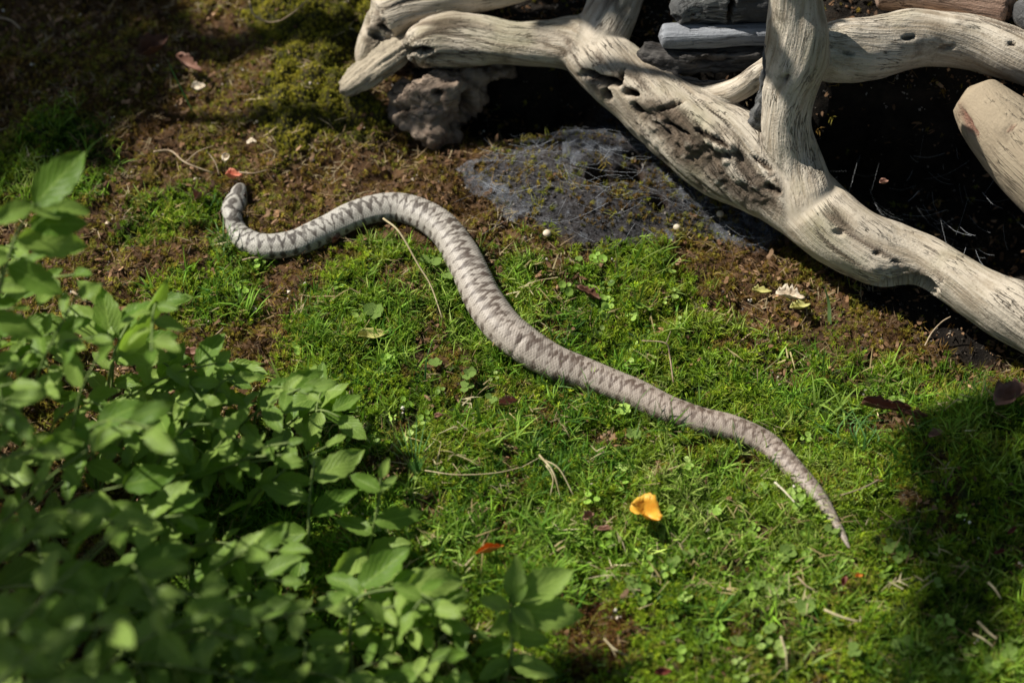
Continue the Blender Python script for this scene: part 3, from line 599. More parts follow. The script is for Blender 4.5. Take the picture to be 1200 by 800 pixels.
# ------------------------------------------------------------ leafy shrubs
ML1 = m_leaf('shrub_leaf', (.11, .215, .026), (.35, .48, .11), .42, .45, .22); MST = m_flat('green_stem', (.13, .20, .05), (.22, .28, .09), 60, .6, .15)
def leafmesh(seed, L=1.0, w=.56):
    r = random.Random(seed); ns, nw = 11, 6; V = []; uv = []; F = []
    fold = r.uniform(.12, .5); bend = r.uniform(-.1, .7); tw = r.uniform(-.35, .35); wv = r.uniform(.02, .05); ph = r.uniform(0, 6)
    for i in range(ns+1):
        t = i/ns; ww = w*.5*(math.sin(PI*t**.82)**.75 if 0 < t < 1 else 0)*(1-.12*t); ww *= 1+.07*(1 if i % 2 else -1)
        for j in range(nw+1):
            s = j/nw*2-1; x = s*ww*math.cos(fold*.8); z = abs(s)*ww*math.sin(fold)-bend*.35*t*t+wv*math.sin(ph+t*9+s*2)*abs(s)-.06*ww*math.sin(PI*min(1, abs(s))*1.0)
            a = tw*t; V.append(((x*math.cos(a)-z*math.sin(a))*L, t*L, (x*math.sin(a)+z*math.cos(a))*L)); uv.append((s, t, 0))
    for i in range(ns):
        for j in range(nw): a = i*(nw+1)+j; F.append([a, a+1, a+nw+2, a+nw+1])
    # short stalk
    k = len(V)
    for q in range(3):
        for y in (-.10, .03): V.append((.012*math.cos(q*2.1), y, .012*math.sin(q*2.1)-.002)); uv.append((0, 0, 0))
    for q in range(3): a = k+2*q; b = k+2*((q+1) % 3); F.append([a, b, b+1, a+1])
    return mesh('leaf', V, F, ML1, True, {'luv': np.array(uv)})
LEAFS = [leafmesh(40+i, 1, R_(.46, .62)) for i in range(16)]
def orient(d, nrm):
    d = np.array(d, float); d /= np.linalg.norm(d); x = np.cross(d, nrm); x /= np.linalg.norm(x)+1e-9; z = np.cross(x, d)
    return Matrix(((x[0], d[0], z[0]), (x[1], d[1], z[1]), (x[2], d[2], z[2])))
def stem_mesh(pts, r0, r1, seg=6, mat=None):
    C = catmull(np.column_stack([pts, np.linspace(r0, r1, len(pts))]), 5); V, F = tube(C, seg, 0, .1); return mesh('stem', V, F, mat or MST)
class Shrub:
    def __init__(s, name, label, u, v, group='leafy shrubs in the lower left foreground'):
        s.r = bpy.data.objects.new(name, None); COL.objects.link(s.r); s.r.location = gpt(u, v); s.r.empty_display_size = .01; tag(s.r, label, 'shrub', group); s.n = 0
    def sprig(s, tip, base, nl=8, size=.024, first=.25, bow=.015, spread=1.0, flatn=.9, tipleaf=True):
        tip = np.array(tip); base = np.array(base); mid = (tip+base)/2+np.array([R_(-bow, bow), R_(-bow, bow), bow]); pts = np.array([base, (base+mid)/2+np.array([0, 0, .004]), mid, (mid+tip)/2+[0, 0, bow*.3], tip])
        me = stem_mesh(pts, .0011, .0006); me.materials.clear(); me.materials.append(MST); st = part(link('stem', me), s.r); bpy.context.view_layer.update() if False else None
        C = catmull(pts, 8); C, _ = resample(np.column_stack([C, C[:, 0]]), 60); C = C[:, :3]
        for i in range(nl):
            if s.n >= 300: return
            t = first+(1-first)*i/(nl-1) if nl > 1 else 1; k = min(58, int(t*59)); p = C[k]; T = C[k+1]-C[k]; T /= np.linalg.norm(T)
            sd = np.cross(T, [0, 0, 1.]); ln = np.linalg.norm(sd); sd = sd/ln if ln > .15 else np.array([math.cos(s.n), math.sin(s.n), 0])
            last = tipleaf and i == nl-1; a = (0.15 if last else R_(.75, 1.15))*spread; sg = 1 if i % 2 else -1
            d = T*math.cos(a)+sd*sg*math.sin(a)+np.array([R_(-.15, .15), R_(-.15, .15), R_(-.25, .15)]); d[2] *= .6
            nn = np.array([R_(-.75, .30), R_(-.45, .35), flatn]); L = size*R_(.6, 1.22)*(.8+.2*math.sin(PI*min(1, t))); 
            M = orient(d, nn); o = link('leaf', random.choice(LEAFS)); o.parent = st
            o.matrix_basis = Matrix.Translation(p+d/np.linalg.norm(d)*L*.08) @ M.to_4x4() @ Matrix.Diagonal((L, L, L, 1)); s.n += 1
    def leaf(s, a, b, tilt=0, face=1.0, wid=1.0):
        """single leaf from point a to tip b on its own short stem"""
        a = np.array(a); b = np.array(b); L = np.linalg.norm(b-a); st = s.last
        M = orient(b-a, np.array([tilt, -.4, face])); o = link('leaf', random.choice(LEAFS)); o.parent = st
        o.matrix_basis = Matrix.Translation(a) @ M.to_4x4() @ Matrix.Diagonal((L*wid, L, L, 1)); s.n += 1
    def stem(s, pts, r0=.0013, r1=.0008): s.last = part(link('stem', stem_mesh(np.array(pts), r0, r1)), s.r); return s.last
def q(u, v, z): return at(u, v, z)[0]
def fill(sh, poly, n, h, size=(.020, .026), nl=(6, 10), seed=1, away=(.5, -.3)):
    r = random.Random(seed); us = [p[0] for p in poly]; vs = [p[1] for p in poly]; k = 0
    while k < n:
        u, v = r.uniform(min(us), max(us)), r.uniform(min(vs), max(vs))
        if sdpoly(np.array([u]), np.array([v]), poly)[0] < 0: continue
        z = r.uniform(*h); t = q(u, v, z); ln = z*r.uniform(.5, 1.0)+.012; a = r.uniform(-.9, .9)+math.atan2(away[1], away[0]); b = np.array([t[0]-math.cos(a)*ln, t[1]-math.sin(a)*ln, 0]); b[2] = hfun(b[0], b[1])[0]-.002
        sh.sprig(t, b, r.randint(*nl), r.uniform(*size), r.uniform(.2, .45), .008+.02*r.random()); k += 1
A = Shrub('leafy_shrub', 'leafy green shrub filling the left edge halfway up the picture, soft and close', 60, 560)
fill(A, [(-70,270),(60,300),(170,360),(215,410),(180,520),(-70,540)], 30, (.09, .20), (.022, .029), seed=3)
B = Shrub('leafy_shrub', 'leafy green shrub in the bottom left corner, mostly in deep shade', 60, 850)
fill(B, [(-80,560),(180,560),(230,700),(200,880),(-80,880)], 29, (.08, .22), (.027, .035), seed=5)
Cc = Shrub('leafy_shrub', 'leafy green shrub whose top leaves reach the brown moss below the snake neck', 260, 620)
fill(Cc, [(180,430),(300,420),(390,450),(410,520),(350,560),(190,560)], 32, (.03, .09), (.019, .026), seed=8)
Dd = Shrub('leafy_shrub', 'dark shaded leafy shrub between the lower left stems and the bottom edge', 330, 760)
fill(Dd, [(200,590),(330,640),(400,700),(420,850),(200,880),(180,700)], 28, (.04, .13), (.022, .029), seed=11)
E = Shrub('leafy_shrub', 'low leafy shrub with a fan of pale sunlit leaves at the bottom left of centre', 470, 800)
fill(E, [(400,730),(520,700),(560,740),(590,850),(400,860)], 18, (.03, .08), (.018, .024), (6, 9), seed=14)
def mound(v0): return 0
e = Shrub('upright_sprig', 'upright pale green stem with four broad leaves below the snake middle, left one of two', 352, 650, 'single upright sprigs')
e.stem([gpt(340, 655), q(360, 632, .03), q(362, 590, .05), q(368, 540, .075)]); e.leaf(q(360, 588, .052), q(301, 562, .05), .3); e.leaf(q(368, 562, .065), q(428, 526, .07), -.2, .8); e.leaf(q(366, 605, .045), q(421, 574, .045), -.3)
e.leaf(q(360, 625, .035), q(310, 628, .03), .3); e.leaf(q(355, 650, .02), q(345, 690, .02), 0)
e = Shrub('upright_sprig', 'upright pale green stem with small leaves at its tip, right one of two', 428, 660, 'single upright sprigs')
e.stem([gpt(426, 665), q(432, 640, .025), q(442, 598, .05), q(447, 556, .075)]); e.leaf(q(446, 575, .066), q(410, 556, .066), .2, .7); e.leaf(q(446, 574, .067), q(466, 556, .07), -.2, .6, .8); e.leaf(q(446, 560, .074), q(455, 536, .085), 0, .4, .8)
e.leaf(q(438, 612, .045), q(498, 600, .045), -.2); e.leaf(q(436, 625, .038), q(392, 602, .04), .3, .9); e.leaf(q(430, 645, .022), q(384, 680, .025), .3); e.leaf(q(432, 650, .02), q(480, 632, .03), -.3)
e = Shrub('leafy_sprig', 'small leafy sprig standing on the moss at bottom centre beside the reddish patch', 590, 790, 'single upright sprigs')
e.stem([gpt(590, 800), q(600, 760, .03), q(598, 725, .05), q(602, 700, .06)])
for a, b, tl in (((600,700,.06),(606,650,.075),0), ((603,704,.058),(672,668,.06),-.3), ((603,714,.055),(686,722,.05),-.3), ((600,706,.06),(618,684,.07),0), ((598,712,.055),(560,700,.055),.4), ((599,722,.05),(606,752,.045),.1), ((600,718,.05),(575,745,.04),.2), ((600,745,.035),(645,750,.03),-.4), ((600,750,.03),(556,765,.03),.4), ((598,770,.02),(650,792,.02),-.2), ((596,772,.02),(560,796,.02),.2), ((600,710,.058),(628,738,.05),-.1)): e.leaf(q(*a), q(*b), tl)
e = Shrub('leafy_sprig', 'sprig with pale broad leaves leaning right at the bottom, left of the small sprig', 430, 790, 'single upright sprigs')
e.stem([gpt(415, 800), q(410, 740, .04), q(420, 700, .055), q(470, 688, .06), q(482, 684, .06)])
for a, b, tl in (((420,690,.056),(482,640,.065),-.3), ((424,696,.056),(380,668,.056),.3), ((428,700,.055),(450,730,.045),.2), ((478,684,.06),(545,680,.055),-.1), ((470,688,.058),(510,712,.05),0), ((412,720,.045),(372,700,.045),.3), ((410,745,.035),(462,760,.03),-.2), ((408,750,.03),(360,762,.03),.2)): e.leaf(q(*a), q(*b), tl)
e = Shrub('leafy_sprig', 'tall blurred sprig at the left edge whose top leaf points up right', 10, 420, 'single upright sprigs')
e.stem([gpt(-60, 560), q(-20, 420, .14), q(10, 300, .20), q(38, 238, .22)], .0015, .0009)
for a, b, tl in (((40,240,.22),(99,176,.24),.1), ((38,240,.22),(-18,262,.22),.2), ((36,246,.22),(108,240,.20),-.3), ((34,262,.21),(104,262,.21),-.2), ((20,280,.205),(105,288,.19),-.4), ((12,300,.20),(-40,310,.20),.3), ((8,310,.195),(75,345,.18),-.3), ((0,340,.18),(60,330,.18),.1), ((-8,370,.17),(50,395,.16),-.2), ((-10,372,.17),(-50,380,.17),.2)): e.leaf(q(*a), q(*b), tl)
e = Shrub('leafy_sprig', 'sprig with narrow sunlit leaf standing on edge over the brown moss at left', 150, 460, 'single upright sprigs')
e.stem([gpt(120, 500), q(130, 430, .09), q(140, 400, .10), q(150, 380, .105)])
e.leaf(q(135, 418, .10), q(194, 326, .13), .9, .15, .9); e.leaf(q(130, 400, .10), q(120, 335, .12), 0); e.leaf(q(132, 405, .10), q(70, 350, .11), .3); e.leaf(q(140, 400, .10), q(160, 350, .11), -.2); e.leaf(q(140, 410, .09), q(200, 420, .09), -.2); e.leaf(q(128, 360, .11), q(90, 325, .12), .2)

# ------------------------------------------------------------ litter one can pick out
def tubeobj(name, pts, r0, r1, mat, parent=None, seg=6):
    me = stem_mesh(np.array(pts), r0, r1, seg, mat); me.materials.clear(); me.materials.append(mat); o = link(name, me); return part(o, parent) if parent else o
def litter(name, label, cat, u, v, L, w, ang, mat, curl=.4, roll=.3, lift=.004, seed=0, tipcut=1.0, group=None, jag=.15, tilt=0.0, fold=.45):
    """a dry leaf or flake: L,w in photo pixels, ang in degrees on the ground"""
    r = random.Random(seed+int(u)); p = gpt(u, v, lift); k = pxm(p); L *= k; w *= k; ns, nw = 12, 6; V = []; F = []; uv = []
    for i in range(ns+1):
        t = i/ns; ww = w*.5*math.sin(PI*(.04+.93*t*tipcut)**.8)**.9*(1+r.uniform(-jag, jag))
        for j in range(nw+1):
            s = j/nw*2-1; a = s*roll; z = L*curl*(t-.5)**2*2+abs(s)*ww*fold+.12*w*math.sin(t*7+s*3+seed)+(ww*(1-math.cos(a*1.6))/max(abs(roll), .2) if roll else 0)+r.uniform(-.03, .03)*w
            x = ww*(math.sin(a*1.6)/max(.2, abs(roll)*1.6)); V.append((L*(t-.5)*(1-.2*curl), x, z)); uv.append((s, t, 0))
    n0 = len(V)
    V += [(a, b, c-.0004) for a, b, c in V]
    for i in range(ns):
        for j in range(nw):
            a = i*(nw+1)+j; f = [a, a+1, a+nw+2, a+nw+1]; F.append(f); F.append([x+n0 for x in f[::-1]])
    rim = [j for j in range(nw+1)]+[i*(nw+1)+nw for i in range(1, ns+1)]+[ns*(nw+1)+j for j in range(nw-1, -1, -1)]+[i*(nw+1) for i in range(ns-1, 0, -1)]
    for i in range(len(rim)): a, b = rim[i], rim[(i+1) % len(rim)]; F.append([b, a, a+n0, b+n0])
    o = link(name, mesh(name, V, F, mat, True, {'luv': np.array(uv+uv)}), None, p, (r.uniform(-.15, .15)+tilt, r.uniform(-.15, .15), math.radians(ang)))
    return tag(o, label, cat, group)
MY = m_flat('yellow_leaf', (.85, .55, .07), (.75, .32, .03), 120, .45, .3); MO = m_flat('orange_brown_leaf', (.78, .30, .05), (.50, .16, .03), 120, .5, .2); MR = m_flat('coral_leaf', (.70, .22, .14), (.50, .22, .12), 150, .5, .2)
MP = m_flat('pale_yellow_leaf', (.62, .58, .22), (.45, .42, .13), 90, .6, .25); MB = m_flat('brown_leaf', (.16, .075, .045), (.07, .03, .02), 90, .6, .1); MBP = m_flat('pinkish_brown_leaf', (.32, .17, .12), (.14, .07, .045), 120, .6, .1)
MW = m_flat('pale_flake', (.72, .64, .50), (.42, .32, .22), 200, .7); MTW = m_flat('dry_twig', (.42, .33, .22), (.22, .15, .09), 200, .75); MSTR = m_flat('straw', (.60, .52, .32), (.42, .33, .18), 120, .6, .2); MRED = m_flat('dark_red_leaf', (.20, .05, .035), (.10, .03, .02), 90, .5, .2)
litter('fallen_leaf', 'curled bright yellow orange leaf lying on the green moss right of centre', 'leaf', 757, 603, 42, 36, -22, MY, .3, .3, .012, 1, fold=.75, tilt=-.1)
litter('fallen_leaf', 'rolled orange brown leaf on the moss above the small leafy sprig', 'leaf', 574, 645, 38, 15, 24, MO, .15, 1.3, .008, 2)
litter('fallen_leaf', 'small coral pink leaf fragment just beyond the snake head', 'leaf', 275, 208, 22, 13, -10, MR, .3, .8, .007, 3)
litter('fallen_leaf', 'pale yellow leaf lying flat in the grass inside the snake bend', 'leaf', 438, 393, 38, 15, 12, MP, .1, .3, .006, 4)
litter('fallen_leaf', 'long curled dark brown leaf on the green moss below the root end', 'leaf', 1038, 479, 62, 20, -6, MB, .2, 1.0, .008, 5, jag=.25)
litter('fallen_leaf', 'dark brown curled scrap at the right tip of the long brown leaf', 'leaf', 1072, 488, 34, 12, -20, MB, .4, 1.1, .006, 6, jag=.25)
litter('fallen_leaf', 'broad crumpled brown leaf at the right edge under the root', 'leaf', 1184, 466, 50, 34, 30, MBP, .3, .6, .010, 7, jag=.3)
litter('bark_chip', 'small tan chip on the moss near the right mound', 'bark chip', 1097, 508, 20, 11, 20, MBP, .1, .4, .007, 8)
litter('fallen_leaf', 'dark brown dead leaf lying in the shade at upper left', 'leaf', 182, 58, 44, 30, 40, MB, .3, .7, .012, 9, jag=.2)
litter('fallen_leaf', 'reddish brown leaf in the shade below the dark leaf at upper left', 'leaf', 222, 78, 40, 16, -35, MBP, .2, .8, .010, 10, jag=.2)
litter('pale_flake', 'round whitish flake lying in the shade at upper left', 'flake', 233, 103, 17, 12, 0, MW, .2, .3, .010, 11)
litter('pale_flake', 'white triangular flake on brown moss above the snake head', 'flake', 266, 186, 12, 11, 60, MW, .2, .5, .008, 12)
litter('pale_flake', 'white flake on the moss above and right of the snake head', 'flake', 295, 167, 12, 8, 10, MW, .1, .3, .008, 13)
litter('bark_flake', 'largest pale beige bark flake on the soil below the root', 'bark flake', 926, 348, 36, 18, -14, MW, .2, .6, .008, 14, jag=.35)
litter('bark_flake', 'pale greenish flake just under the largest beige bark flake', 'bark flake', 938, 360, 26, 11, 5, MP, .2, .5, .006, 15, jag=.35)
litter('bark_flake', 'small yellowish flake left of the beige bark flake', 'bark flake', 893, 342, 24, 10, -10, MP, .2, .5, .006, 16, jag=.35)
litter('leaf_scrap', 'pinkish brown leaf scrap on the moss under the snake middle', 'leaf scrap', 596, 473, 24, 15, 10, MBP, .3, .9, .007, 17, jag=.3)
litter('leaf_scrap', 'tiny pinkish scrap on the green moss below the inner bend of the snake', 'leaf scrap', 514, 488, 10, 8, 10, MBP, .2, .6, .008, 18)
litter('leaf_scrap', 'pinkish scrap lying left of the yellow leaf', 'leaf scrap', 707, 621, 24, 10, 0, MBP, .3, .6, .007, 19, jag=.3)
litter('leaf_scrap', 'small brown scrap above the pinkish one left of the yellow leaf', 'leaf scrap', 690, 606, 18, 12, 40, MBP, .3, .6, .007, 20, jag=.3)
litter('leaf_scrap', 'small red leaf scrap below the snake tail tip', 'leaf scrap', 990, 681, 16, 9, 70, MRED, .3, .6, .008, 21)
litter('leaf_scrap', 'orange crumb beside the red scrap below the tail tip', 'leaf scrap', 1007, 675, 10, 7, 10, MO, .2, .6, .009, 22)
litter('leaf_scrap', 'dark red leaf scrap at the bottom edge right of centre', 'leaf scrap', 777, 789, 22, 12, 10, MRED, .3, .6, .008, 23)
litter('leaf_scrap', 'red scrap in the shade near the right edge', 'leaf scrap', 1186, 622, 16, 7, 40, MRED, .3, .6, .009, 24)
litter('leaf_scrap', 'second red scrap in shade, lower left of the one near the right edge', 'leaf scrap', 1172, 647, 18, 7, 20, MRED, .3, .6, .009, 25)
litter('leaf_scrap', 'reddish brown scrap on the moss left of the root underside', 'leaf scrap', 690, 346, 34, 14, -30, MB, .3, .9, .008, 26, jag=.3)
litter('leaf_scrap', 'brown scrap in the dark cave right of the upright limb', 'leaf scrap', 1036, 214, 12, 8, 10, MBP, .3, .6, .006, 27)
litter('leaf_scrap', 'pale brown leaf scrap in the grass left of the snake head', 'leaf scrap', 233, 231, 13, 16, 60, MBP, .3, .9, .007, 28)
litter('leaf_scrap', 'pinkish leaf scrap peeping out above the shrub at left', 'leaf scrap', 228, 414, 26, 12, 10, MBP, .3, .5, .009, 29)
litter('leaf_scrap', 'brown leaf piece under the snake where it lifts near the neck', 'leaf scrap', 395, 281, 20, 9, 60, MB, .3, .8, .005, 30)
def twig(name, label, cat, paths, mat, r=.0007, group=None):
    """paths in (u,v,lift) ; first is the main stalk, the others its side pieces"""
    P = [[gpt(a, b, c) for a, b, c in pt] for pt in paths]
    if len(P) == 1: return tag(tubeobj(name, P[0], r, r*.55, mat), label, cat, group)
    ro = bpy.data.objects.new(name, None); COL.objects.link(ro); ro.location = P[0][0]; ro.empty_display_size = .01; tag(ro, label, cat, group)
    tubeobj('stalk', P[0], r, r*.6, mat, ro)
    for p in P[1:]: tubeobj('side_twig', p, r*.7, r*.4, mat, ro)
twig('dry_twig', 'thin forked pale twig lying left of the snake head', 'twig', [[(180,178,.008),(200,177,.012),(218,191,.014),(250,203,.010)],[(218,190,.014),(232,178,.016),(250,171,.014)],[(243,178,.013),(252,190,.010),(257,205,.008)]], MTW, .0008)
twig('dry_twig', 'short twig pointing right from the coral fragment by the snake head', 'twig', [[(280,202,.006),(298,203,.006),(313,199,.006)]], MTW, .0006)
twig('dead_straw', 'long pale dry stem leaning from the snake down into the grass', 'stem', [[(449,256,.030),(468,272,.028),(490,310,.020),(505,335,.014),(518,372,.008)]], MSTR, .0008)
twig('dead_straw', 'little bent dead stem standing in moss above the snake rear half', 'stem', [[(789,448,.006),(785,418,.014),(780,402,.020),(752,399,.018)],[(781,402,.020),(786,388,.026)]], MTW, .0006)
twig('dead_straw', 'pale straw lying level on the moss below the snake middle', 'stem', [[(498,551,.008),(535,556,.008),(580,554,.008),(612,547,.008)],[(612,547,.008),(632,536,.010)]], MSTR, .00045)
twig('straw', 'small bundle of pale straw splayed on the moss near the centre', 'straw', [[(632,533,.012),(648,553,.012),(658,586,.006)],[(634,537,.012),(655,549,.012),(672,580,.008)],[(640,545,.012),(648,560,.01),(645,580,.006)]], MSTR, .0008)
twig('straw', 'short thick white straw on the moss left of the snake tail', 'straw', [[(908,565,.008),(918,574,.010),(931,588,.010)]], m_flat('white_straw', (.6, .55, .42), (.4, .36, .24), 90, .6), .0009)
twig('straw', 'bright straw bit at the lower right edge in the shade', 'straw', [[(1146,728,.012),(1158,740,.012),(1168,748,.010)],[(1140,742,.010),(1152,748,.012),(1164,757,.010)]], MSTR, .0010)
twig('straw', 'pale straw bit in shade right of the snake tail', 'straw', [[(1158,682,.010),(1166,690,.012),(1173,701,.010)]], MSTR, .0009)
twig('straw', 'pale straw lying among the seedlings below the snake tail', 'straw', [[(966,714,.010),(985,722,.012),(1006,728,.012)]], MSTR, .0009)
twig('straw', 'small pale straws beside the reddish moss at the bottom', 'straw', [[(708,748,.010),(720,760,.012),(736,768,.010)],[(716,757,.010),(722,769,.008)]], MSTR, .0007)
twig('straw', 'pale vertical straw near the bottom edge right of centre', 'straw', [[(915,745,.012),(921,765,.012),(922,785,.008)]], MSTR, .0008)
twig('dry_twig', 'thin twig lying in the moss right of the snake tail', 'twig', [[(1030,562,.010),(1010,572,.012),(985,580,.010)]], MTW, .0006)
twig('dry_twig', 'small reddish brown twig below the tail tip', 'twig', [[(935,676,.008),(945,686,.010),(956,692,.008)]], MTW, .0007)
twig('dry_twig', 'curved pale twig at the top edge left of the cushion moss', 'twig', [[(292,2,.02),(298,18,.02),(315,26,.02),(330,24,.02)],[(330,24,.02),(345,14,.02),(362,-2,.02)]], MTW, .0008)
twig('dry_twig', 'pale twig stub at the top left corner', 'twig', [[(-6,20,.012),(12,24,.014),(24,34,.010)]], MTW, .0010)
twig('dry_twig', 'thin dry twig over the brown moss at the shrub top', 'twig', [[(262,384,.008),(240,408,.010),(256,426,.008)]], MTW, .0006)
twig('dry_twig', 'short stub of twig lying below the snake neck', 'twig', [[(284,305,.006),(296,302,.007),(305,303,.006)]], MTW, .0007)
twig('dry_twig', 'pale twig curving over the shaded soil under the root end', 'twig', [[(1084,405,.004),(1092,390,.012),(1104,377,.018),(1114,371,.020)]], MTW, .0007)
twig('dead_straw', 'thin pale stem crossing the dark soil right of the upright limb', 'stem', [[(1058,148,.010),(1085,156,.014),(1115,157,.014),(1142,168,.012)]], MTW, .0006)
twig('dry_twig', 'pinkish pale twig lying in the shrub leaves at left', 'twig', [[(85,342,.05),(93,347,.052),(102,354,.05)]], MTW, .0011)
# green blades that stand alone
MGB = m_flat('grass_blade', (.07, .19, .05), (.14, .28, .07), 50, .5, .35); MGB2 = m_flat('bluish_grass_blade', (.12, .22, .07), (.20, .30, .11), 50, .5, .35)
def gblade(pts, w, mat, name='blade', parent=None):
    P = np.array([gpt(a, b, c) for a, b, c in pts]); C = catmull(P, 6); n = len(C); T = np.gradient(C, axis=0); s = np.cross(T, [0, .5, .8]); s /= np.linalg.norm(s, axis=1)[:, None]; V = []; F = []
    for i in range(n): ww = w*.5*(1-(i/(n-1))**2.2)+.00005; V += [C[i]-s[i]*ww+[0, 0, ww*.5], C[i], C[i]+s[i]*ww+[0, 0, ww*.5]]
    for i in range(n-1): a = 3*i; F += [[a, a+1, a+4, a+3], [a+1, a+2, a+5, a+4]]
    o = link(name, mesh(name, V, F, mat)); return part(o, parent) if parent else o
tag(gblade([(972,380,0),(971,355,.016),(965,333,.032)], .0028, MGB2, 'grass_shoot'), 'single bluish green grass blade standing on bare soil under the root', 'grass blade')
def clump(name, label, blades, w, mat):
    ro = bpy.data.objects.new(name, None); COL.objects.link(ro); ro.location = gpt(*blades[0][0][:2]); ro.empty_display_size = .01; tag(ro, label, 'grass')
    for b in blades: gblade(b, w, mat, 'blade', ro)
clump('grass_tuft', 'forked green grass blade in the shade at upper left', [[(228,136,0),(216,112,.014),(205,90,.03),(196,70,.045)],[(217,113,.014),(208,110,.02),(200,107,.022)]], .0024, MGB)
clump('grass_tuft', 'star shaped tuft of narrow pale blades beside the snake neck', [[(262,290,0),(262+12*math.cos(k), 284+14*math.sin(k)*.8-4, .014),(262+R_(18, 26)*math.cos(k), 282+R_(16, 26)*math.sin(k)-6, .012)] for k in np.arange(0, 6.2, .52)], .0012, MGB2)
clump('grass_tuft', 'thin green blades standing in the moss inside the snake bend', [[(495,450,0),(480,420,.018),(463,388,.034)],[(492,452,0),(478,430,.012),(470,400,.024)],[(498,448,0),(500,420,.02),(507,398,.028)],[(487,455,0),(470,440,.01),(452,430,.016)]], .0013, MGB)
clump('grass_tuft', 'loose tuft of fine yellowish grass below the spider web', [[(740,330,0),(752,305,.016),(790,285,.022),(800,276,.026)],[(725,330,0),(722,300,.02),(716,265,.034)],[(735,332,0),(745,318,.012),(775,318,.012)],[(745,335,0),(765,322,.014),(792,310,.02)],[(728,334,0),(705,320,.012),(700,290,.026)],[(730,336,0),(738,300,.02),(760,270,.03)]], .0011, m_flat('yellow_grass_blade', (.18, .24, .05), (.30, .34, .10), 50, .5, .35))
clump('grass_tuft', 'tuft of green blades in the moss just right of the long brown leaf shadow', [[(1010,530,0),(1000+R_(-26, 30), 515-R_(0, 20), .014),(1000+60*math.cos(k), 508-40*abs(math.sin(k)), .014)] for k in np.arange(.1, 3.2, .32)], .0013, MGB)
clump('grass_tuft', 'tuft of long green blades in the moss left of the bent straw', [[(488,560,0),(486+14*math.cos(k), 540-12*abs(math.sin(k)), .016),(486+36*math.cos(k), 530-42*abs(math.sin(k)), .024)] for k in np.arange(.3, 3.0, .3)], .0012, MGB)
clump('grass_tuft', 'thin grass blades rising along the lower edge of the rear half of the snake', [[(u, v, 0), (u+R_(-6, 8), v-10, .012), (u+R_(-14, 18), v-R_(16, 28), R_(.018, .026))] for u, v in ((640,452),(655,456),(683,462),(690,470),(715,478),(735,487),(760,494),(772,500),(800,508),(828,515),(850,518),(868,527),(600,425),(612,432),(885,535),(905,548))], .0010, MGB)
clump('grass_tuft', 'a few thin blades lying over the back of the snake near its tail', [[(835,520,.0), (826,500,.020), (815,482,.026)], [(868,530,0), (862,508,.02), (858,490,.026)], [(742,490,0), (750,468,.022), (764,452,.028)], [(690,470,0), (688,448,.024), (680,430,.03)]], .0010, MGB2)
# seedlings with leaves one can tell apart
MSE = m_flat('seedling_leaf', (.22, .36, .06), (.34, .48, .13), 120, .6, .4)
def sdisc():
    V = [(0, 0, 0)]; n = 12
    for j in range(n): a = j*2*PI/n; r = 1+.06*math.sin(3*a)-.25*(j == 0); V.append((r*math.cos(a)+.95, r*math.sin(a), .12+.1*math.cos(a)))
    V[0] = (.95, 0, 0); return mesh('leaf', V, [[0, 1+j, 1+(j+1) % n] for j in range(n)], MSE)
DISC = [sdisc() for _ in range(2)]
def seedling(u, v, k, rpx, label, lift=.006, group='round leaved seedlings in the moss', h=None):
    p = gpt(u, v); ro = bpy.data.objects.new('seedling', None); COL.objects.link(ro); ro.location = p; ro.empty_display_size = .005; tag(ro, label, 'seedling', group); r = .8*rpx*pxm(p); a0 = R_(0, 6)
    tubeobj('stem', [p-[0, 0, .002], p+[.0005, 0, lift*.5], p+[0, 0, lift]], .0004, .0003, MST, ro, 5)
    for i in range(k):
        o = link('leaf', random.choice(DISC), ro, Vector((0, 0, lift+R_(-.001, .001))), Euler((R_(-.3, .3), R_(-.5, .1), a0+i*2*PI/k+R_(-.3, .3))), r*R_(.75, 1.15))
for args in [(888,690,3,8,'seedling with three rounded leaves, left end of the group under the tail'), (905,698,3,6,'small seedling just right of the leftmost three leaved one under the tail'), (921,690,2,8,'pair of round leaves on the moss, top of the group under the tail'),
             (944,718,4,9,'largest pale green round leaved seedling under the snake tail'), (980,735,2,8,'two leaved seedling right of the largest pale one'), (998,770,3,7,'seedling low down near the bottom edge under the tail'), (1058,762,3,9,'round leaved seedling at the shadow border near the bottom edge'),
             (920,656,3,8,'seedling with upright round leaves left of the tail tip'), (927,652,2,6,'tiny seedling touching the one left of the tail tip'), (973,628,2,7,'small round leaf pair just left of the tail tip'), (742,690,3,8,'three leaved seedling on the moss below the yellow leaf'),
             (1043,645,3,8,'pale seedling right of the snake tail tip'), (1050,662,2,6,'small seedling under the pale one right of the tail tip'), (805,655,2,6,'tiny seedling right of the yellow leaf'), (550,445,4,7,'seedling in the moss under the snake middle bend'), (547,460,3,6,'lower seedling touching the one under the snake middle bend'),
             (575,472,2,6,'bright little leaf pair left of the pinkish scrap'), (505,313,2,11,'pale broad leaf pair inside the snake bend'), (528,327,2,9,'small pale leaf pair touching the snake bend on its inner side'), (438,372,4,9,'spreading pale green seedling above the pale yellow leaf'),
             (510,432,4,7,'star shaped seedling in the grass inside the bend'), (740,515,3,7,'seedling on the moss below the snake rear half'), (680,308,1,6,'single pale leaf shining below the spider web'), (788,665,3,6,'small seedling lower right of the yellow leaf'), (865,760,3,8,'bright seedling on the moss near the bottom edge right of centre'),
             (900,745,3,7,'seedling beside the vertical straw near the bottom'), (1098,690,2,7,'dim seedling inside the right hand shade'), (1180,770,4,9,'leafy seedling at the lower right corner'), (1160,785,3,8,'second leafy seedling at the lower right corner, left of the corner one')]:
    seedling(*args)
